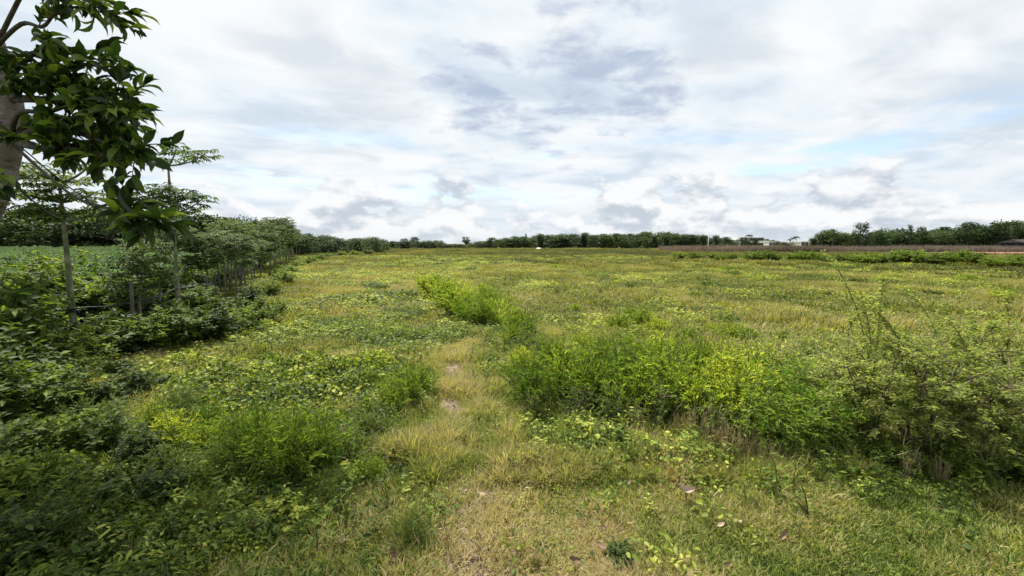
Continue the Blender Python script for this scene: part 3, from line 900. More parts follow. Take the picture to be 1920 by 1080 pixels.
# dark weeds at the left edge and foreground
for i, a in enumerate([(5, 770, 150), (60, 810, 140), (-40, 860, 190), (20, 900, 130), (110, 770, 90), (180, 780, 85), (245, 750, 66), (120, 860, 100), (200, 860, 90), (275, 880, 80), (80, 960, 120), (190, 960, 100),
          (310, 950, 80), (-30, 1000, 150), (60, 1060, 120), (180, 1060, 90), (380, 930, 70), (400, 1000, 55), (300, 1040, 60), (140, 710, 60), (215, 715, 55), (290, 735, 45)]):
    put('dark' if i % 3 != 1 else 'mid', 'leftedge', *a, wide=1.05)
for a in [(150, 1005, 50), (260, 990, 44), (340, 1000, 40), (60, 930, 50), (370, 880, 40), (230, 925, 44), (450, 940, 36), (120, 920, 44), (420, 1045, 36), (20, 1040, 60)]:
    put('vine', 'vinefront', *a, name='vine_heap', wide=2.0)
for a in [(70, 870, 90), (160, 830, 80), (230, 800, 70), (310, 900, 80), (360, 980, 70), (250, 940, 80), (140, 1010, 90), (420, 900, 80), (470, 1010, 60), (60, 1010, 90), (390, 800, 60), (340, 780, 55),
          (450, 820, 60), (620, 930, 60), (690, 900, 60), (560, 1040, 40), (250, 1060, 60)]:
    put('fern' if a[0] % 20 == 0 else ('soft' if a[0] % 3 == 0 else 'wispy'), 'leftmix', *a, wide=1.1)
# round bright leaves
for a in [(975, 812, 40), (1030, 836, 40), (1112, 828, 52), (1172, 846, 36), (1268, 864, 62), (1082, 806, 36), (1140, 866, 42), (1230, 832, 34), (1325, 842, 30)]:
    put('round', 'roundleaf', *a, name='round_leaf_weed', wide=1.15)
K['round1'] = K['round'][:1]
for a in [(1010, 830, 40), (1060, 842, 44), (1095, 850, 46), (1150, 842, 48), (1200, 850, 46), (1180, 872, 40), (1120, 880, 44), (1300, 868, 44), (1225, 870, 40)]:
    put('mid' if a[0] % 20 else 'pinn', 'roundmix', *a, wide=1.3)
for a in [(345, 925, 40), (30, 1025, 44), (255, 905, 34), (160, 985, 36), (680, 752, 26)]:
    put('round', 'roundleft', *a, name='round_leaf_weed', wide=.8)
put('fern', 'tuftfront', 775, 1016, 62, name='feathery_weed', wide=1.0)
put('dark', 'scrubfront', 1160, 1052, 36, name='weed', wide=1.6)
# bumps and clumps out in the field
for i in range(44):
    px = rng.uniform(640, 1900); py = 478 + rng.random() ** 1.3 * 95
    put('fielddark' if i % 3 else 'fieldlime', 'clump_lime' if i % 3 == 0 else 'clump_dark', px, py, (py - 455) * rng.uniform(.08, .19), wide=1.7)
# hedge along the brown field
for i in range(34):
    u = i / 33
    px = 1270 + u * 690 + rng.normal(0, 8); py = 487 + u * 14 + rng.normal(0, 1.2)
    put('hedge', 'hedge', px, py, (15 + 12 * u) * rng.uniform(.7, 1.2), wide=1.25)


# ------------------------------------------------------------------ fine-leaved thorny shrubs on the right
def thorn_shrub(h, spread, n_main, wisps):
    st = MB(); tw = MB(); lf = MB()
    def clothe(pts, n, L, s0=.15):
        tt = s0 + (1 - s0) * rng.random(n)
        seg = tt * (len(pts) - 1); i = np.minimum(seg.astype(int), len(pts) - 2); f = (seg - i)[:, None]
        P = pts[i] * (1 - f) + pts[i + 1] * f; tg = nrm(pts[i + 1] - pts[i])
        sd = nrm(np.cross(tg, [0, 0, 1.])) * np.where(rng.random(n) < .5, -1, 1)[:, None]
        P = P + rng.normal(0, .008, (n, 3))
        leaves(lf, P, sd + .5 * tg + rng.normal(0, .25, (n, 3)), updir(n, .45), L * rng.uniform(.6, 1.2, n), L * .42, 'rhomb')
    for i in range(n_main):
        a = i * 2.4 + rng.normal(0, .3); q = rng.uniform(.35, 1)
        d = np.array([math.cos(a), math.sin(a), 0])
        tip = d * spread * q * .75 + np.array([0, 0, h * rng.uniform(.65, 1)])
        m = curve(d * .04, d * spread * q * .2 + np.array([0, 0, h * .45]), tip, 9)
        tube(st, m + rng.normal(0, .012, m.shape), np.linspace(.011, .004, 9), 6)
        for k in range(9):
            p = m[rng.integers(3, 9)]
            dd = nrm(np.array([rng.normal(0, 1), rng.normal(0, 1), rng.uniform(-.05, .5)]) + d * .5)
            l = spread * rng.uniform(.25, .6)
            b = curve(p, p + dd * l * .5 + np.array([0, 0, .1 * h]), p + dd * l + np.array([0, 0, -.04 * h]), 7)
            tube(tw, b, np.linspace(.004, .0015, 7), 4)
            clothe(b, 32, .029)
            for j in range(4):
                p2 = b[rng.integers(1, 7)]; d2 = nrm(dd + rng.normal(0, .7, 3)); l2 = l * rng.uniform(.25, .5)
                b2 = curve(p2, p2 + d2 * l2 * .5, p2 + d2 * l2 - np.array([0, 0, .02]), 4)
                tube(tw, b2, .0014, 3)
                clothe(b2, 26, .028, 0)
    for (dx, dy, hh) in wisps:
        b = curve((0, 0, h * .6), (dx * .35, dy * .35, h * .6 + (hh - h * .6) * .75), (dx, dy, hh), 10)
        tube(tw, b, np.linspace(.005, .0012, 10), 4)
        clothe(b, 170, .036, .0)
        for j in range(6):
            p2 = b[rng.integers(2, 8)]; d2 = nrm(np.array([dx, dy, .4]) + rng.normal(0, .5, 3))
            b2 = curve(p2, p2 + d2 * .07, p2 + d2 * .16, 4); tube(tw, b2, .0012, 3); clothe(b2, 22, .030, 0)
    return [('stems', st.mesh('stems', M['twig'])), ('twigs', tw.mesh('twigs', M['twig'])), ('foliage', lf.mesh('foliage', M['thorn']))]


for (px, py, h, sp, nm, wi) in [(1625, 845, .92, .62, 7, [(-.42, .1, 1.62), (-.25, -.1, 1.3), (.1, .1, 1.42)]),
                                (1715, 865, .90, .72, 9, [(-.35, .3, 1.25), (.3, .2, 1.2)]),
                                (1815, 850, .86, .75, 9, [(.2, .3, 1.15), (-.2, .1, 1.1)]),
                                (1905, 880, .80, .72, 8, [(.2, .1, 1.1)]),
                                (1760, 780, .95, .8, 8, [(-.3, .2, 1.3)]),
                                (1880, 770, .95, .8, 8, [(.1, .2, 1.2)])]:
    p = gp(px, py)
    o = thing('thorny_shrub', thorn_shrub(h, sp, nm, wi), (p[0], p[1], float(hgt(p[0], p[1])) - .01), 0)
    member('thorn', o)
for a in [(1850, 905, 90), (1780, 900, 60), (1920, 920, 80), (1700, 895, 50), (1640, 880, 50), (1590, 865, 50)]:
    put('wispyt' if a[0] % 20 else 'mid', 'underthorn', *a, wide=1.3)
# dead rusty frond
p = gp(1592, 862)
o = thing('dead_frond', bush(8, .16, .07, 9, .055, .018, 'rhomb', 'rust', up=.5, start=.3, sr=.002, stem_mat='drytwig'), (p[0], p[1], .0))
o.children[1].name = 'dead_leaves'
tag(o, 'rusty orange dead frond sticking up at the foot of the thorny shrubs', 'plant')
# bare dry twigs
dt = []
for i, (px, py, hp) in enumerate([(1395, 830, 60), (1385, 850, 40), (1460, 870, 50), (1700, 880, 70), (1745, 885, 80), (1760, 865, 60), (1640, 890, 50), (1560, 868, 40), (1255, 800, 60), (1300, 815, 60),
                                  (520, 905, 60), (650, 890, 60), (700, 870, 70), (800, 850, 60), (770, 860, 50)]):
    p = gp(px, py); h = hp / F * (p[1] + .2)
    mb = MB()
    m = curve((0, 0, 0), (rng.normal(0, .03), 0, h * .5), (rng.normal(0, .08), rng.normal(0, .05), h), 7)
    tube(mb, m, np.linspace(.0045, .0015, 7), 5)
    for k in range(4):
        q = m[rng.integers(2, 6)]; e = q + np.array([rng.normal(0, .06), rng.normal(0, .06), h * .25])
        tube(mb, curve(q, (q + e) / 2 + [0, 0, .01], e, 4), .0015, 4)
    member('drytwig', obj('dry_twig', mb.mesh('dry_twig', M['drytwig']), None, (p[0], p[1], float(hgt(p[0], p[1])) - .01)))


# ------------------------------------------------------------------ sapling row on the fence line
def base_on_fence(px):
    """where the fence line stands in the direction of a photo column"""
    k = (px - 960) / F
    yb = 6.0
    for _ in range(60):
        X = fence_x(yb); Y = X / k * 1.0
        Y = (X / k - CAMH * SP) / CP if k else yb
        yb = .5 * yb + .5 * max(Y, 1)
    return np.array([fence_x(yb), yb])


S_first = sapling(2.75, [.74, .84, .94], 5, .42, 8, .15, 0, .055, .006)
S_kinds = [sapling(3.3, [.68, .74, .97], 5, .62, 9, .16, .04, .05, .008), sapling(2.3, [.55, .68, .8, .93], 6, .55, 9, .15, .05, .045),
           sapling(2.6, [.5, .62, .75, .88], 6, .6, 9, .15, -.1, .05), sapling(2.1, [.6, .8, .95], 5, .45, 9, .14, .12, .04),
           sapling(2.9, [.55, .7, .8, .92], 6, .7, 9, .16, .15, .05)]
p = gp(146, 672)
P_first = np.array([p[0], p[1]])
tree1 = thing('sapling', S_first, (p[0], p[1], -.02), .4, 1)
tag(tree1, 'pale green trunked sapling tied with black hose, nearest tree of the fence row', 'tree')
P_tall = np.array([fence_x(9.4) + .35, 9.4])
FENCE_TREES = [P_first]
t2 = thing('sapling', S_kinds[0], (P_tall[0], P_tall[1], -.02), 2.0, 1.06)
tag(t2, 'tallest thin sapling with two flat leaf tiers above the fence row', 'tree', 'saplings along the fence')
FENCE_TREES.append(P_tall)
yy = 7.6
k = 0
while yy < 64:
    if abs(yy - 9.4) > .7:
        xx = fence_x(yy) + rng.normal(0, .22) + .3
        v = S_kinds[1 + int(rng.integers(4))]
        s = rng.uniform(.72, 1.0) * (.72 if yy < 9 else 1) * (1 + .25 * (yy > 24) + .2 * (yy > 40))
        o = thing('sapling', v, (xx, yy, -.02), rng.random() * 6.28, s, (rng.normal(0, .09), rng.normal(0, .09)), s * rng.uniform(.85, 1.2))
        member('saplings', o)
        if k % 3 == 0 and yy < 26: FENCE_TREES.append(np.array([xx, yy]))
        k += 1
    yy += rng.uniform(.75, 1.25) * (1 + yy / 60)
FENCE_TREES.sort(key=lambda q: q[1])

# hoses / wires strung along the row
for j, (z0, rad, lab) in enumerate([(.72, .014, 'thick black hose strung along the saplings, upper of two'), (.52, .008, 'thin black wire strung along the saplings, lower of two')]):
    mb = MB()
    pts = [np.array([P_first[0] - 1.3, P_first[1] - .55, z0 - .12])]
    for i, q in enumerate(FENCE_TREES[:-1]):
        a = np.array([q[0], q[1], z0 + rng.normal(0, .03)]); b = np.array([FENCE_TREES[i + 1][0], FENCE_TREES[i + 1][1], z0])
        off = np.array([.06, -.03, 0])
        pts.append(a + off); pts.append((a + b) / 2 + off - np.array([0, 0, .03 + .01 * np.linalg.norm(a - b)]))
    tube(mb, smooth_path(pts, 5), rad, 6)
    th = np.linspace(0, 4 * PI, 26)
    tube(mb, np.stack([P_first[0] + .062 * np.cos(th), P_first[1] + .062 * np.sin(th), z0 - .03 + .06 * th / 12.6], 1), rad, 6)
    tag(obj('fence_wire', mb.mesh('fence_wire', M['wire'])), lab, 'wire')
for i, yb in enumerate([7.2, 8.3, 10.6, 11.4, 12.9, 13.6, 15.2, 17.0, 18.4, 21.0]):
    m = MB(); hh = rng.uniform(.75, 1.25)
    tube(m, np.array([[0, 0, -.05], [rng.normal(0, .02), rng.normal(0, .02), hh * .5], [rng.normal(0, .06), rng.normal(0, .06), hh]]), [.034, .03, .026], 7)
    member('stakes', obj('fence_stake', m.mesh('fence_stake', M['fartrunk']), None, (fence_x(yb) + .42 + rng.normal(0, .12), yb, 0)))
# grey plank brace against the first sapling
mb = MB()
a = np.array([P_first[0] - .28, P_first[1] - .12, -.03]); b = np.array([P_first[0] - .05, P_first[1] - .04, .34])
tube(mb, np.stack([a, (a + b) / 2, b]), [.024, .022, .02], 4)
tag(obj('wooden_brace', mb.mesh('wooden_brace', M['plank'], False)), 'grey wooden stake leaning against the foot of the nearest sapling', 'stake')

# ------------------------------------------------------------------ the big leafy tree at the left edge
tk = MB(); br = MB(); lf = MB()
trunk = smooth_path([(-4.55, 3.15, -.1), (-4.45, 3.15, .5), (-4.22, 3.15, 1.1), pt(-45, 430, 3.35), pt(-10, 355, 3.3), pt(14, 270, 3.25), pt(18, 190, 3.25), pt(-10, 90, 3.2), pt(-60, -60, 3.2), pt(-80, -250, 3.3)], 5)
tube(tk, trunk, np.interp(np.linspace(0, 1, len(trunk)), [0, .1, .35, .5, .62, .8, 1], [.15, .12, .10, .09, .08, .065, .05]), 12)
# knobby branch collars
for q, d in ((pt(22, 262, 3.25), (.5, -.3, .2)), (pt(10, 330, 3.3), (.6, -.5, -.1))):
    q = np.array(q); d = nrm(np.array(d))
    tube(tk, np.stack([q, q + d * .10, q + d * .14]), [.075, .055, .03], 8)
tree_o = obj('broadleaf_tree', None, None, tuple(trunk[0]))


def tree_mesh(mb, mat, name):
    mb2 = mb; me = mb2.mesh(name, M[mat]); o = obj(name, me, tree_o); o.location = tuple(-np.array(trunk[0])); return o


def whorl(P, d, n, L, W, spread=1.):
    d = nrm(np.array(d, float)); a = np.arange(n) * 2.4 + rng.random() * 6
    s = nrm(np.cross(d, [0.1, .2, 1.])); u = np.cross(s, d)
    f = rng.uniform(.25, 1.1, n) * spread
    D = d * 1.0 + (np.cos(a) * f)[:, None] * s + (np.sin(a) * f)[:, None] * u + np.array([0, 0, .02])
    Pp = np.array(P) - d * (rng.random(n) * .11)[:, None]
    D = D + rng.normal(0, .18, (n, 3))
    sz = L * rng.uniform(.5, 1.15, n)
    leaves(lf, Pp, D, nrm(np.array([0, 0, 1.]) + .5 * d + rng.normal(0, .45, (n, 3))), sz, sz * W / L, 'broad')


def limb(pts, r0, r1, L=.12, W=.047, tw=5, twl=.28, first=.40, nwh=8, clear=0):
    c = smooth_path(pts, 5)
    tube(br, c, np.linspace(r0, r1, len(c)), 6)
    n = len(c)
    whorl(c[-1], c[-1] - c[-3], nwh, L, W)
    for i in range(tw):
        k = int(n * (first + (1 - first) * (i + rng.random()) / tw)); k = min(max(k, 1), n - 1)
        d = nrm(nrm(c[k] - c[k - 1]) * .7 + rng.normal(0, .6, 3))
        e = c[k] + d * twl * rng.uniform(.5, 1.1)
        if clear and e[2] < 1.95 + .60 * e[1]: continue      # twigs that would hang into view are left out
        t = curve(c[k], (c[k] + e) / 2 + [0, 0, .03], e, 5)
        tube(br, t, np.linspace(r1 * .9, .002, 5), 4)
        whorl(e, t[-1] - t[-2], nwh, L, W)
        whorl(t[2], t[3] - t[2], nwh // 2, L * .9, W, 1.3)


B = pt(20, 185, 3.25); B2 = pt(-10, 90, 3.2); B3 = pt(18, 265, 3.25)
# main mass (x 0-320, y 60-350)
limb([B, pt(70, 186, 2.9), pt(140, 195, 2.7), pt(211, 227, 2.6), pt(264, 218, 2.55)], .03, .007, tw=10, twl=.26)
limb([B, pt(52, 149, 2.8), pt(114, 131, 2.65), pt(167, 121, 2.6), pt(206, 135, 2.55)], .026, .006, tw=9, twl=.24)
limb([B3, pt(79, 241, 2.8), pt(149, 250, 2.65), pt(211, 273, 2.6), pt(255, 287, 2.6)], .028, .006, tw=10, twl=.26)
limb([B, pt(26, 140, 2.75), pt(61, 103, 2.6), pt(88, 89, 2.55)], .022, .006, tw=7, twl=.2)
limb([B3, pt(61, 269, 2.85), pt(96, 287, 2.75), pt(158, 287, 2.7)], .02, .005, tw=8, twl=.2)
limb([B3, pt(35, 213, 2.75), pt(96, 209, 2.6), pt(176, 177, 2.6)], .02, .006, tw=8, twl=.24)
limb([B3, pt(88, 227, 3.0), pt(176, 236, 2.9), pt(237, 250, 2.8)], .02, .006, tw=8, twl=.22)
limb([B3, pt(70, 218, 2.75), pt(132, 223, 2.65), pt(189, 209, 2.6), pt(237, 200, 2.6)], .02, .006, tw=11, twl=.2)
limb([B3, pt(70, 278, 2.75), pt(123, 278, 2.65), pt(184, 287, 2.6), pt(228, 305, 2.6)], .02, .006, tw=10, twl=.2)
limb([B, pt(44, 167, 2.75), pt(96, 163, 2.65), pt(149, 158, 2.65)], .02, .006, tw=9, twl=.2)
limb([B2, pt(8, 131, 2.7), pt(35, 167, 2.6)], .02, .006, tw=6, twl=.2)
# top branch (smaller leaves)
limb([B2, pt(40, 45, 2.9), pt(80, 50, 2.8), pt(110, 20, 2.7), pt(170, 15, 2.7), pt(225, 45, 2.65)], .016, .004, .12, .042, tw=9, twl=.16, first=.35, nwh=7)
limb([B2, pt(60, -40, 2.9), pt(100, -20, 2.75), pt(150, -5, 2.7), pt(180, 15, 2.65)], .016, .004, .12, .042, tw=8, twl=.16, first=.3, nwh=7)
# drooping branch (x 180-360, y 370-490)
limb([B3, pt(90, 330, 3.0), pt(150, 375, 2.8), pt(215, 395, 2.6), pt(262, 418, 2.5)], .012, .004, .15, .055, tw=4, twl=.16, first=.66, nwh=8)
limb([pt(150, 375, 2.8), pt(220, 395, 2.65), pt(260, 410, 2.5), pt(300, 428, 2.45)], .008, .003, .15, .05, tw=4, twl=.15, first=.5, nwh=8)
# leaf spray low at the very edge
limb([pt(0, 355, 3.3) + np.array([-.05, -.1, 0]), pt(-40, 345, 2.7), pt(-25, 330, 2.3), pt(5, 345, 2.15)], .012, .004, .13, .055, tw=2, twl=.08, first=.7, nwh=6)
# rest of the crown, kept out of view, placed to shade the left foreground
top = trunk[-1]
for i in range(48):
    a = i * 2.4; q = math.sqrt((i + .5) / 48)
    e = np.array([-4.7 + 2.7 * q * math.cos(a), 5.0 + 2.6 * q * math.sin(a), rng.uniform(4.7, 6.0)])
    m = (top + e) / 2 + np.array([0, 0, .3])
    e[2] = max(e[2], 1.7 + .60 * e[1] + 2.3)
    limb([trunk[-1 - (i % 7)], m, e], .03, .008, .18, .06, tw=10, twl=.5, first=.35, nwh=10, clear=1)
tree_mesh(tk, 'bark', 'trunk'); tree_mesh(br, 'branch', 'branches'); tree_mesh(lf, 'tree', 'crown')
tag(tree_o, 'large dark leaved tree with grey leaning trunk at the left edge', 'tree')
# thin lines hanging from the big trunk to the first sapling
for j, (a, b, sag, lab) in enumerate([(pt(28, 345, 3.2), (P_first[0], P_first[1], 2.05), .05, 'dark cord from the big leaning trunk down to the first sapling'),
                                      (pt(30, 268, 3.1), (P_tall[0], P_tall[1], 1.9), .25, 'thin slack cord from big trunk past hanging leaves to tallest sapling')]):
    mb = MB()
    a = np.array(a); b = np.array(b)
    tube(mb, curve(a, (a + b) / 2 - [0, 0, sag * 2], b, 14), .007 if j == 0 else .005, 5)
    tag(obj('cord', mb.mesh('cord', M['wire'])), lab, 'cord')

# ------------------------------------------------------------------ far trees
FT = [far_tree(6, 6.6, .06, 40, 44, .46), far_tree(6.5, 6.0, .05, 40, 44, .46), far_tree(7, 5.0, .08, 34, 44, .44, 'column'), far_tree(6.5, 6.4, .08, 34, 44, .44, 'layer'),
      far_tree(6, 7.4, .05, 44, 44, .46), far_tree(7.5, 5.6, .1, 30, 44, .42, 'layer')]
FU = [far_tree(8, 5.5, .6, 16, 44, .36, 'umbrella'), far_tree(8.5, 2.8, .45, 16, 44, .34, 'column')]
FL = [far_tree(8.5, 5.0, .42, 30, 60, .42)]
FP = [palm(8), palm(7)]
HZ = 457


def far_put(kinds, key, px, Y, top, name='tree'):
    X = (px - 960) / F * (Y * CP + CAMH * SP)
    h = CAMH + (HZ - top) / F * Y * 1.0
    v = kinds[int(rng.integers(len(kinds)))]
    zt = max(q.co.z for q in v[1][1].vertices) if 'zt' not in v[1][1] else v[1][1]['zt']
    v[1][1]['zt'] = zt
    s = h / zt
    o = thing(name, v, (X, Y, float(hgt(X, Y)) - .05), rng.random() * 6.28, (max(s, .62) if name == 'tree' and key not in ('x', 'centretall', 'righttall') else s) * rng.uniform(.9, 1.25) * (1.35 if key in ('centrewood', 'lowline') else 1), (0, 0), s)
    return member(key, o)


# behind the cassava field
for i in range(46):
    px = -60 + i * 14.0 + rng.normal(0, 5)
    far_put(FT, 'leftwood', px, 66 + rng.uniform(-3, 12), np.interp(px, [-60, 0, 100, 200, 330, 450, 560, 620], [392, 396, 396, 388, 396, 408, 430, 446]) + rng.normal(0, 6))
# end of the row (x 590-720)
for i in range(18):
    px = 560 + i * 9 + rng.normal(0, 3)
    far_put(FT, 'rowend', px, 74 + (i % 4) * 4 + rng.uniform(-1, 3), np.interp(px, [560, 610, 640, 665, 690, 700, 716, 724], [438, 441, 446, 450, 444, 442, 448, 462]) + rng.normal(0, 2.5))
# low line (x 720-870)
for i in range(22):
    px = 724 + i * 6.7 + rng.normal(0, 2)
    far_put(FT, 'lowline', px, 150 + rng.uniform(-5, 12), np.interp(px, [720, 745, 770, 790, 815, 835, 870], [454, 453, 450, 449, 453, 457, 458]) + rng.normal(0, 2) - .5)
o = far_put(FL, 'x', 873, 150, 443); tag(o, 'lone tall dark tree standing above the low far tree line', 'tree')
CLUSTERS.pop('x')
# centre wood (x 885-1370)
for i in range(80):
    px = 884 + i * 6.1 + rng.normal(0, 3)
    far_put(FT, 'centrewood', px, 150 + (i % 3) * 7 + rng.uniform(-3, 5), np.interp(px, [884, 900, 980, 1040, 1100, 1150, 1200, 1240, 1300, 1340, 1372], [455, 449, 443, 440, 438, 439, 439, 437, 440, 445, 449]) + rng.normal(0, 2.6))
for px, tp in [(986, 438), (1012, 439), (1062, 441), (1164, 440), (1172, 441)]:
    far_put(FU, 'centretall', px, 158, tp)
# around the houses
for px, tp in [(1382, 446), (1392, 447), (1401, 448), (1416, 446), (1436, 447), (1448, 449), (1458, 452), (1468, 453), (1476, 453)]:
    far_put(FT, 'housetrees', px, (178 if int(px) % 3 else 161) + rng.uniform(-2, 3), tp)
for px, Y, tp in [(1404, 170, 440), (1480, 165, 448), (1487, 165, 445), (1492, 168, 443)]:
    far_put(FP, 'palms', px, Y, tp, 'palm_tree')
# right wood (x 1520-1960)
for i in range(72):
    px = 1524 + i * 6.4 + rng.normal(0, 4)
    far_put(FT, 'rightwood', px, 118 + (i % 3) * 5 + rng.uniform(-2, 4), np.interp(px, [1520, 1545, 1600, 1700, 1800, 1850, 1900, 1980], [452, 436, 436, 431, 425, 420, 419, 420]) + rng.normal(0, 3.5))
for px, tp in [(1612, 416), (1560, 429), (1703, 421), (1812, 415), (1870, 414), (1898, 412)]:
    far_put([FU[1], FT[5]], 'righttall', px, 116, tp)


# ------------------------------------------------------------------ houses and sheds far off
def house(px0, px1, Y, top, name, label, windows, storeys=2):
    x0 = (px0 - 960) / F * Y; x1 = (px1 - 960) / F * Y
    h = CAMH + (HZ - top) / F * Y
    root = obj(name, None, None, ((x0 + x1) / 2, Y, 0)); w = x1 - x0; d = 7
    m = MB(); box(m, -w / 2, w / 2, 0, d, 0, h); obj('wall', m.mesh('wall', M['white'], False), root)
    m = MB(); box(m, -w / 2 - .35, w / 2 + .35, -.35, d + .35, h + .003, h + .28); obj('roof', m.mesh('roof', M['roofw'], False), root)
    if storeys == 2:
        m = MB(); box(m, -w / 2, w / 2, -1.0, -.003, h * .5, h * .5 + .2); box(m, -w / 2, w / 2, -1.0, -.9, h * .5 + .203, h * .5 + .9)
        obj('balcony', m.mesh('balcony', M['white'], False), root)
    n = windows
    for s in range(storeys):
        for i in range(n):
            cx = -w / 2 + w * (i + .5) / n; z0 = h * s / storeys + .75
            m = MB(); box(m, cx - .65, cx + .65, -.06, -.003, z0, z0 + 1.35)
            wo = obj('window', m.mesh('window', M['glass'], False), root)
            m = MB()
            for (a, b, c, e) in ((cx - .75, cx - .653, z0 - .1, z0 + 1.45), (cx + .653, cx + .75, z0 - .1, z0 + 1.45), (cx - .65, cx + .65, z0 - .1, z0 - .003), (cx - .65, cx + .65, z0 + 1.353, z0 + 1.45)):
                box(m, a, b, -.09, -.003, c, e)
            obj('frame', m.mesh('frame', M['roofw'], False), wo)
    tag(root, label, 'house')


house(1402, 1429, 168, 446.5, 'house', 'wide white two storey house far off between trees', 4)
house(1386, 1398, 168, 446, 'house', 'narrow white house beside a palm left of the wide house', 2)
house(1371, 1386, 170, 451.5, 'house', 'low white house with flat roof left of the other houses', 3, 1)
house(1500, 1512, 160, 454, 'house', 'small low white house right of the palms', 2, 1)
house(1440, 1456, 172, 453, 'house', 'low pale house half hidden by trees right of wide house', 3, 1)
# dark shed at the right edge, with a pale tank
p = np.array([(1945 - 960) / F * 100, 100])
root = obj('shed', None, None, (p[0], p[1], 0))
m = MB(); box(m, -3.4, 3.4, 0, 5, 0, 1.9); obj('wall', m.mesh('wall', M['rustroof'], False), root)
m = MB(); m.add([(-3.9, -.6, 1.903), (3.9, -.6, 1.903), (3.9, 5.6, 1.903), (-3.9, 5.6, 1.903), (-3.9, 2.5, 2.7), (3.9, 2.5, 2.7)], [(0, 1, 5, 4), (2, 3, 4, 5), (0, 3, 2, 1)], [(0, 4, 3), (1, 2, 5)])
obj('roof', m.mesh('roof', M['rustroof'], False), root)
tag(root, 'dark low shed under the trees at the right edge', 'shed')
# pale pole
X = (1326 - 960) / F * 120
m = MB(); tube(m, np.array([[0, 0, 0], [0, 0, 2], [0.03, 0, 4.2]]), [.13, .11, .09], 8); box(m, -.5, .5, -.05, .05, 3.9, 4.0)
tag(obj('utility_pole', m.mesh('utility_pole', M['roofw']), None, (X, 120, 0)), 'pale utility pole before the centre wood', 'pole')
# white tarpaulin heap in front of the centre wood
X = (1010 - 960) / F * 128
m = MB(); th = np.linspace(0, 2 * PI, 12, endpoint=False); rr = [.8, .72, .45, .08]; zz = [0, .25, .45, .5]
V = np.concatenate([np.stack([np.cos(th) * r_ * (1 + .15 * np.sin(3 * th)), np.sin(th) * r_ * .6, np.full(12, z_) + .05 * np.cos(2 * th)], 1) for r_, z_ in zip(rr, zz)])
m.add(V, [(i * 12 + j, i * 12 + (j + 1) % 12, (i + 1) * 12 + (j + 1) % 12, (i + 1) * 12 + j) for i in range(3) for j in range(12)])
tag(obj('white_heap', m.mesh('white_heap', M['white']), None, (X, 128, 0)), 'small white heap on the grass before the centre wood', 'heap')
# pale fence posts by the brown field
for i, px in enumerate(range(1700, 1915, 18)):
    Y = 62 + rng.uniform(-1, 1); X = (px + rng.normal(0, 3) - 960) / F * Y
    m = MB(); tube(m, np.array([[0, 0, -.05], [rng.normal(0, .02), 0, .7], [rng.normal(0, .04), 0, 1.4]]), [.035, .03, .028], 6)
    member('posts', obj('fence_post', m.mesh('fence_post', M['fartrunk']), None, (X, Y, 0)))
patch('red_soil', M['redsoil'], [(gp(1850, 476)[0], gp(1850, 476)[1] - 2), (gp(1990, 477)[0], gp(1990, 477)[1] - 2), (120, 84), (84, 84)], .10, 8)

# ------------------------------------------------------------------ fallen leaves
def dead_leaf(curl):
    V = []; nu, nv = 7, 5
    for i in range(nu):
        u = i / (nu - 1); wdt = math.sin(PI * min(1, u * .96 + .02)) ** .8 * .45
        for j in range(nv):
            v = (j / (nv - 1) - .5) * 2
            V.append((u - .5, v * wdt * .5, curl * (v * v * .16 + (u - .5) ** 2 * .8) + .02 * math.sin(9 * u + 4 * v)))
    mb = MB()
    mb.add(V, [(i * nv + j, (i + 1) * nv + j, (i + 1) * nv + j + 1, i * nv + j + 1) for i in range(nu - 1) for j in range(nv - 1)], None, .5)
    return mb.mesh('fallen_leaf', M['deadleaf'])


DL = [dead_leaf(.4), dead_leaf(1.0), dead_leaf(.7)]
FL = [(640, 1008, .075, 1), (738, 1034, .08, 1), (838, 1006, .075, 1), (1003, 1042, .065, 1), (1128, 1020, .06, 0), (852, 942, .05, 2), (905, 922, .05, 0), (1385, 976, .05, 2), (1470, 1002, .06, 1),
      (1352, 982, .05, 0), (960, 985, .05, 2), (1720, 1003, .05, 0), (895, 868, .06, 0), (1075, 1046, .07, 2), (1180, 902, .05, 0), (1290, 890, .09, 0), (985, 940, .05, 2)]
for i in range(70):
    k = PATH[rng.integers(0, len(PATH))]
    q = k + rng.normal(0, .16, 2) if i % 3 else np.array([rng.uniform(-.6, 2.2), rng.uniform(1.75, 3.0)])
    if q[1] < 1.5: continue
    member('litter', obj('fallen_leaf', DL[i % 3], None, (q[0], q[1], float(hgt(q[0], q[1])) + rng.uniform(.02, .045)), (rng.normal(0, .6), rng.normal(0, .6), rng.random() * 6.28), (rng.uniform(.025, .055),) * 3))
for (px, py, s, v) in FL:
    p = gp(px, py, .06)
    member('fallen', obj('fallen_leaf', DL[v], None, (p[0], p[1], float(hgt(p[0], p[1])) + .06), (rng.normal(0, .5), rng.normal(0, .5), rng.random() * 6.28), (s * 1.1,) * 3))
p = gp(1283, 938, .03)
root = obj('curled_leaf', None, None, (p[0], p[1], float(hgt(p[0], p[1]))))
obj('leaf', DL[1], root, (0, 0, .10), (.5, .25, .3), (.12,) * 3)
m = MB(); tube(m, curve((0.01, 0, 0), (.02, 0, .05), (.0, 0, .10), 5), .004, 5); obj('stalk', m.mesh('stalk', M['twig']), root)
tag(root, 'pale curled dead leaf propped on a stalk in the grass at right', 'leaf')

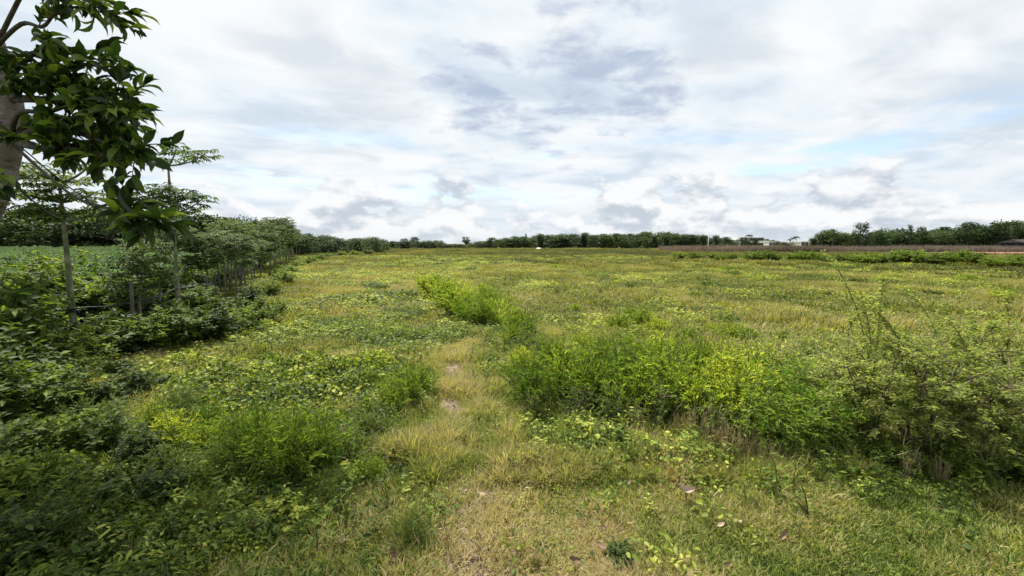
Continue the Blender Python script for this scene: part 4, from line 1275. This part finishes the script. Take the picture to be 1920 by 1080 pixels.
# ------------------------------------------------------------------ labels along each cluster
finish_clusters({
    'limeright': ('feathery lime shrub', 'in the clump right of the path', 'shrub', 'lime shrubs right of the path'),
    'wispyright': ('dry stemmed weed', 'along the front of the lime clump', 'weed', 'dry stemmed weeds before the lime shrubs'),
    'midright': ('leafy green shrub', 'between the lime clump and thorny shrubs', 'shrub', 'leafy shrubs beside the thorny shrubs'),
    'drystalks': ('clump of dry straw stalks', 'along the front of the right thicket', 'grass', 'dry stalk clumps before the right thicket'),
    'wispyback': ('grey green wispy weed', 'behind the leafy shrubs', 'weed', 'wispy weeds behind the leafy shrubs'),
    'limefield': ('lime shrub', 'in the grass beyond the lime clump', 'shrub', 'lime shrubs out in the right meadow'),
    'darkfield': ('small dull weed', 'among the meadow lime shrubs', 'weed', 'dull weeds in the meadow'),
    'strip': ('bright lime bush', 'in the dense strip mid field', 'bush', 'lime bushes of the middle strip'),
    'stripend': ('loose weed', 'trailing from the near end of the lime strip', 'weed', 'weeds at the end of the lime strip'),
    'leftpath': ('weed', 'along the left side of the worn path', 'weed', 'weeds left of the path'),
    'leftlime': ('tall lime weed', 'in the clump in the left foreground', 'weed', 'lime weeds in the left foreground'),
    'leafyfront': ('low leafy weed', 'in front of the left lime clump', 'weed', 'leafy weeds in front of the lime clump'),
    'vineleft': ('yellow leaved vine heap', 'left of the path', 'vine', 'vine heaps left of the path'),
    'vinelane': ('flat yellow vine patch', 'on the mown lane', 'vine', 'vine patches on the lane'),
    'fencebush': ('tangled shrub', 'along the foot of the sapling row', 'shrub', 'shrubs along the fence'),
    'cropedge': ('dark shrub', 'between the sapling row and cassava field', 'shrub', 'shrubs between saplings and cassava'),
    'cropfront': ('tall dark shrub', 'left of the nearest sapling hiding the crop', 'shrub', 'tall shrubs left of the nearest sapling'),
    'fencefar': ('small bush', 'at the far end of the sapling row', 'bush', 'bushes at the far end of the fence'),
    'leftedge': ('shaded broad leaved weed', 'in the left foreground', 'weed', 'shaded weeds in the left foreground'),
    'leftmix': ('fine leaved upright weed', 'among the broad weeds at left', 'weed', 'fine leaved weeds in the left foreground'),
    'vinefront': ('dark vine heap', 'between the shaded weeds at left', 'vine', 'dark vine heaps in the left foreground'),
    'roundleaf': ('bright round leaved weed', 'at the foot of the lime clump', 'weed', 'round leaved weeds before the lime shrubs'),
    'roundmix': ('green leafy weed', 'mixed among the bright round leaved weeds', 'weed', 'green weeds among the round leaved weeds'),
    'roundleft': ('pale round leaved weed', 'in the shade at left', 'weed', 'pale round leaved weeds in the left shade'),
    'tuftfront': ('soft feathery green weed', 'alone in the front grass left of the path', 'weed', None),
    'scrubfront': ('dark low weed', 'in the front grass right of the path', 'weed', None),
    'clump_lime': ('yellow green clump', 'scattered over the far meadow', 'bush', 'yellow clumps in the meadow'),
    'clump_dark': ('dark green clump', 'scattered over the far meadow', 'bush', 'dark clumps in the meadow'),
    'hedge': ('hedge bush', 'along the near edge of the brown field', 'bush', 'hedge bushes by the brown field'),
    'thorn': ('fine leaved thorny shrub', 'in the right foreground', 'shrub', 'thorny shrubs at right'),
    'underthorn': ('dark low weed', 'under the thorny shrubs', 'weed', 'weeds under the thorny shrubs'),
    'drytwig': ('bare dry twig', 'standing in the near weeds', 'twig', 'dry twigs in the weeds'),
    'saplings': ('thin trunked sapling', 'of the fence row behind the tallest', 'tree', 'saplings along the fence'),
    'leftwood': ('dark tree', 'in the wood behind the cassava field', 'tree', 'trees behind the cassava field'),
    'rowend': ('dark tree', 'in the grove at the end of the row', 'tree', 'trees at the end of the row'),
    'lowline': ('low dark tree', 'in the far line left of the lone tree', 'tree', 'trees of the low far line'),
    'centrewood': ('dark tree', 'in the far wood at the centre', 'tree', 'trees of the centre wood'),
    'centretall': ('taller tree', 'rising above the centre wood', 'tree', 'tall trees of the centre wood'),
    'housetrees': ('tree', 'standing around the white houses', 'tree', 'trees around the houses'),
    'palms': ('palm', 'near the white houses', 'palm tree', 'palms near the houses'),
    'rightwood': ('dark tree', 'in the wood behind the brown field', 'tree', 'trees of the right wood'),
    'righttall': ('taller tree', 'rising above the right wood', 'tree', 'tall trees of the right wood'),
    'posts': ('thin fence post', 'before the brown field at right', 'post', 'fence posts by the brown field'),
    'stakes': ('dark wooden stake', 'along the foot of the sapling row', 'stake', 'fence stakes along the saplings'),
    'litter': ('tiny dry leaf', 'in the litter along the worn path', 'leaf', 'dry leaf litter along the path'),
    'fallen': ('fallen dead leaf', 'lying in the front grass', 'leaf', 'fallen leaves in the grass'),
})

# ------------------------------------------------------------------ daylight
SUN_EL, SUN_AZ = R(58), R(-28)          # high, ahead and to the left (azimuth from +Y towards +X)
w = bpy.data.worlds.new('World'); scene.world = w; w.use_nodes = True
nt = w.node_tree; nt.nodes.clear()
out = nt.nodes.new('ShaderNodeOutputWorld')
sky = nt.nodes.new('ShaderNodeTexSky'); sky.sky_type = 'NISHITA'; sky.sun_disc = False
sky.sun_elevation = SUN_EL; sky.sun_rotation = SUN_AZ; sky.air_density = 1.0; sky.dust_density = .6; sky.ozone_density = 1.5
tc = nt.nodes.new('ShaderNodeTexCoord')
sp = nt.nodes.new('ShaderNodeSeparateXYZ'); nt.links.new(tc.outputs['Generated'], sp.inputs[0])
X, Y, Z = sp.outputs


def mth(op, a, b=None, clamp=False): return math_(nt, op, a, b, clamp)
def comb(a, b, c=0.):
    n = nt.nodes.new('ShaderNodeCombineXYZ')
    for i, v in enumerate((a, b, c)):
        if isinstance(v, (int, float)): n.inputs[i].default_value = v
        else: nt.links.new(v, n.inputs[i])
    return n.outputs[0]
def noise(vec, scale, detail=6, rough=.55, dist=0.):
    n = nt.nodes.new('ShaderNodeTexNoise'); n.inputs['Scale'].default_value = scale; n.inputs['Detail'].default_value = detail
    n.inputs['Roughness'].default_value = rough; n.inputs['Distortion'].default_value = dist
    nt.links.new(vec, n.inputs['Vector']); return n.outputs['Fac']
def mrange(v, a, b, c=0., d=1., smooth=True):
    n = nt.nodes.new('ShaderNodeMapRange'); n.interpolation_type = 'SMOOTHSTEP' if smooth else 'LINEAR'
    nt.links.new(v, n.inputs[0])
    for i, q in enumerate((a, b, c, d)): n.inputs[i + 1].default_value = q
    return n.outputs[0]
def mixc(f, a, b):
    n = nt.nodes.new('ShaderNodeMix'); n.data_type = 'RGBA'
    if isinstance(f, (int, float)): n.inputs[0].default_value = f
    else: nt.links.new(f, n.inputs[0])
    for i, v in ((6, a), (7, b)):
        if isinstance(v, tuple): n.inputs[i].default_value = lin(v)
        else: nt.links.new(v, n.inputs[i])
    return n.outputs[2]
def blob(px, py, sharp):
    """a soft region of the sky round one bearing"""
    d = ray(px, py); d = d / np.linalg.norm(d)
    v = nt.nodes.new('ShaderNodeVectorMath'); v.operation = 'DOT_PRODUCT'
    nt.links.new(tc.outputs['Generated'], v.inputs[0]); v.inputs[1].default_value = tuple(d)
    return mrange(v.outputs['Value'], math.cos(R(sharp)), 1.0)


EXPO = 1.0
SKYK = 2 ** -EXPO                           # cloud radiances below are as they should look after exposure
zc = mth('ADD', mth('MAXIMUM', Z, 0.), .13)
U = mth('DIVIDE', X, zc); V = mth('DIVIDE', Y, zc)
# high veil, drawn out in streaks
c_, s_ = math.cos(R(28)), math.sin(R(28))
Us = mth('ADD', mth('MULTIPLY', U, c_), mth('MULTIPLY', V, s_)); Vs = mth('SUBTRACT', mth('MULTIPLY', V, c_), mth('MULTIPLY', U, s_))
hv = comb(mth('MULTIPLY', Us, .95), mth('MULTIPLY', Vs, 1.2), 3.3)
n_hi = noise(hv, 1.7, 9, .53, .35)
n_big = noise(comb(mth('MULTIPLY', U, .6), mth('MULTIPLY', V, .9), 8.7), 1.3, 3, .5)
veil = mth('ADD', mth('MULTIPLY', n_hi, .65), mth('MULTIPLY', n_big, .35))
veil_col = nt.nodes.new('ShaderNodeValToRGB')
el = veil_col.color_ramp.elements
el[0].position, el[0].color = .325, (.60, .69, .80, 1)
el[1].position, el[1].color = .575, (.96, .98, 1, 1)
k_ = el.new(.43); k_.color = (.70, .80, .895, 1)
k_ = el.new(.495); k_.color = (.845, .915, .97, 1)
nt.links.new(veil, veil_col.inputs[0])
# darker ragged patch high in the middle and grey bands at the right
n_rag = noise(comb(U, mth('MULTIPLY', V, 1.1), 1.7), 4.2, 9, .58, .3)
b1 = mth('MAXIMUM', mth('MAXIMUM', blob(1130, 85, 11), blob(1200, 165, 9)), mth('MAXIMUM', blob(890, 175, 10), blob(1060, 195, 10)))
rag = mrange(mth('ADD', n_rag, mth('MULTIPLY', b1, .32)), .71, .97)
c1 = mixc(mth('MULTIPLY', rag, .85), veil_col.outputs[0], (.46, .545, .71))
b2 = mth('MAXIMUM', mth('MAXIMUM', blob(1750, 165, 9), blob(1890, 145, 10)), mth('MAXIMUM', blob(640, 110, 14), blob(1340, 50, 9)))
c2 = mixc(mth('MULTIPLY', mrange(mth('ADD', noise(hv, 2.6, 7, .52, .5), mth('MULTIPLY', b2, .24)), .57, .90), .65), c1, (.63, .705, .785))
# low cumulus near the horizon, sampled by bearing and height
az = mth('ARCTAN2', X, Y); elv = mth('ARCSINE', Z)
def cum(dz, seed=0.):
    return noise(comb(mth('MULTIPLY', az, 6.0), mth('MULTIPLY', mth('ADD', elv, dz), 11.5), seed), 1.35, 9, .55, .1)
nc = cum(0.); nc_up = cum(.026)
bank = mth('MULTIPLY', mth('MAXIMUM', mth('MAXIMUM', blob(1230, 385, 11), blob(850, 362, 5)), mth('MAXIMUM', blob(640, 395, 7), blob(1560, 395, 8))), .16)
thr = mrange(elv, R(.5), R(9.5), .40, .645, False)
dens = mth('MULTIPLY', mrange(mth('ADD', mth('SUBTRACT', nc, thr), bank), -.01, .07), .95)
dens = mth('MULTIPLY', dens, mrange(elv, R(11), R(7.5)))
shade = mrange(mth('SUBTRACT', nc, nc_up), -.12, .08)
cum_col = mixc(mrange(elv, R(2.5), R(-2)), mixc(shade, (.57, .64, .72), (.97, .98, .99)), (.74, .80, .86))
# blue gaps between the veil and the cumulus band
gap = mth('MULTIPLY', mrange(noise(comb(mth('MULTIPLY', az, 3.2), mth('MULTIPLY', elv, 15.), 5.), 1.0, 6, .55), .50, .66), mth('MULTIPLY', mrange(elv, R(4), R(8)), mrange(elv, R(15), R(10))))
lowv = mixc(mth('MULTIPLY', mrange(elv, R(9), R(1)), .75), c2, (.79, .86, .92))
bg_sky = nt.nodes.new('ShaderNodeBackground'); nt.links.new(sky.outputs[0], bg_sky.inputs['Color']); bg_sky.inputs['Strength'].default_value = .10
bg_hi = nt.nodes.new('ShaderNodeBackground'); bg_hi.inputs['Strength'].default_value = SKYK; nt.links.new(lowv, bg_hi.inputs['Color'])
bg_cu = nt.nodes.new('ShaderNodeBackground'); bg_cu.inputs['Strength'].default_value = SKYK; nt.links.new(cum_col, bg_cu.inputs['Color'])
m1 = nt.nodes.new('ShaderNodeMixShader'); nt.links.new(mth('MULTIPLY', gap, .75), m1.inputs[0]); nt.links.new(bg_hi.outputs[0], m1.inputs[1]); nt.links.new(bg_sky.outputs[0], m1.inputs[2])
m2 = nt.nodes.new('ShaderNodeMixShader'); nt.links.new(dens, m2.inputs[0]); nt.links.new(m1.outputs[0], m2.inputs[1]); nt.links.new(bg_cu.outputs[0], m2.inputs[2])
nt.links.new(m2.outputs[0], out.inputs[0])

sun = bpy.data.lights.new('sun', 'SUN'); sun.energy = 4.9; sun.angle = R(7); sun.color = (1, .95, .85)
so = bpy.data.objects.new('sun', sun); COL.objects.link(so)
dirv = Vector((math.sin(SUN_AZ) * math.cos(SUN_EL), math.cos(SUN_AZ) * math.cos(SUN_EL), math.sin(SUN_EL)))
so.rotation_euler = dirv.to_track_quat('Z', 'Y').to_euler()
so.location = (0, 0, 30)

scene.view_settings.view_transform = 'Standard'
scene.view_settings.look = 'None'
scene.view_settings.exposure = EXPO
scene.view_settings.gamma = 1
scene.render.engine = 'CYCLES'
scene.cycles.max_bounces = 6
scene.cycles.diffuse_bounces = 3
scene.cycles.transmission_bounces = 4
scene.cycles.use_denoising = True
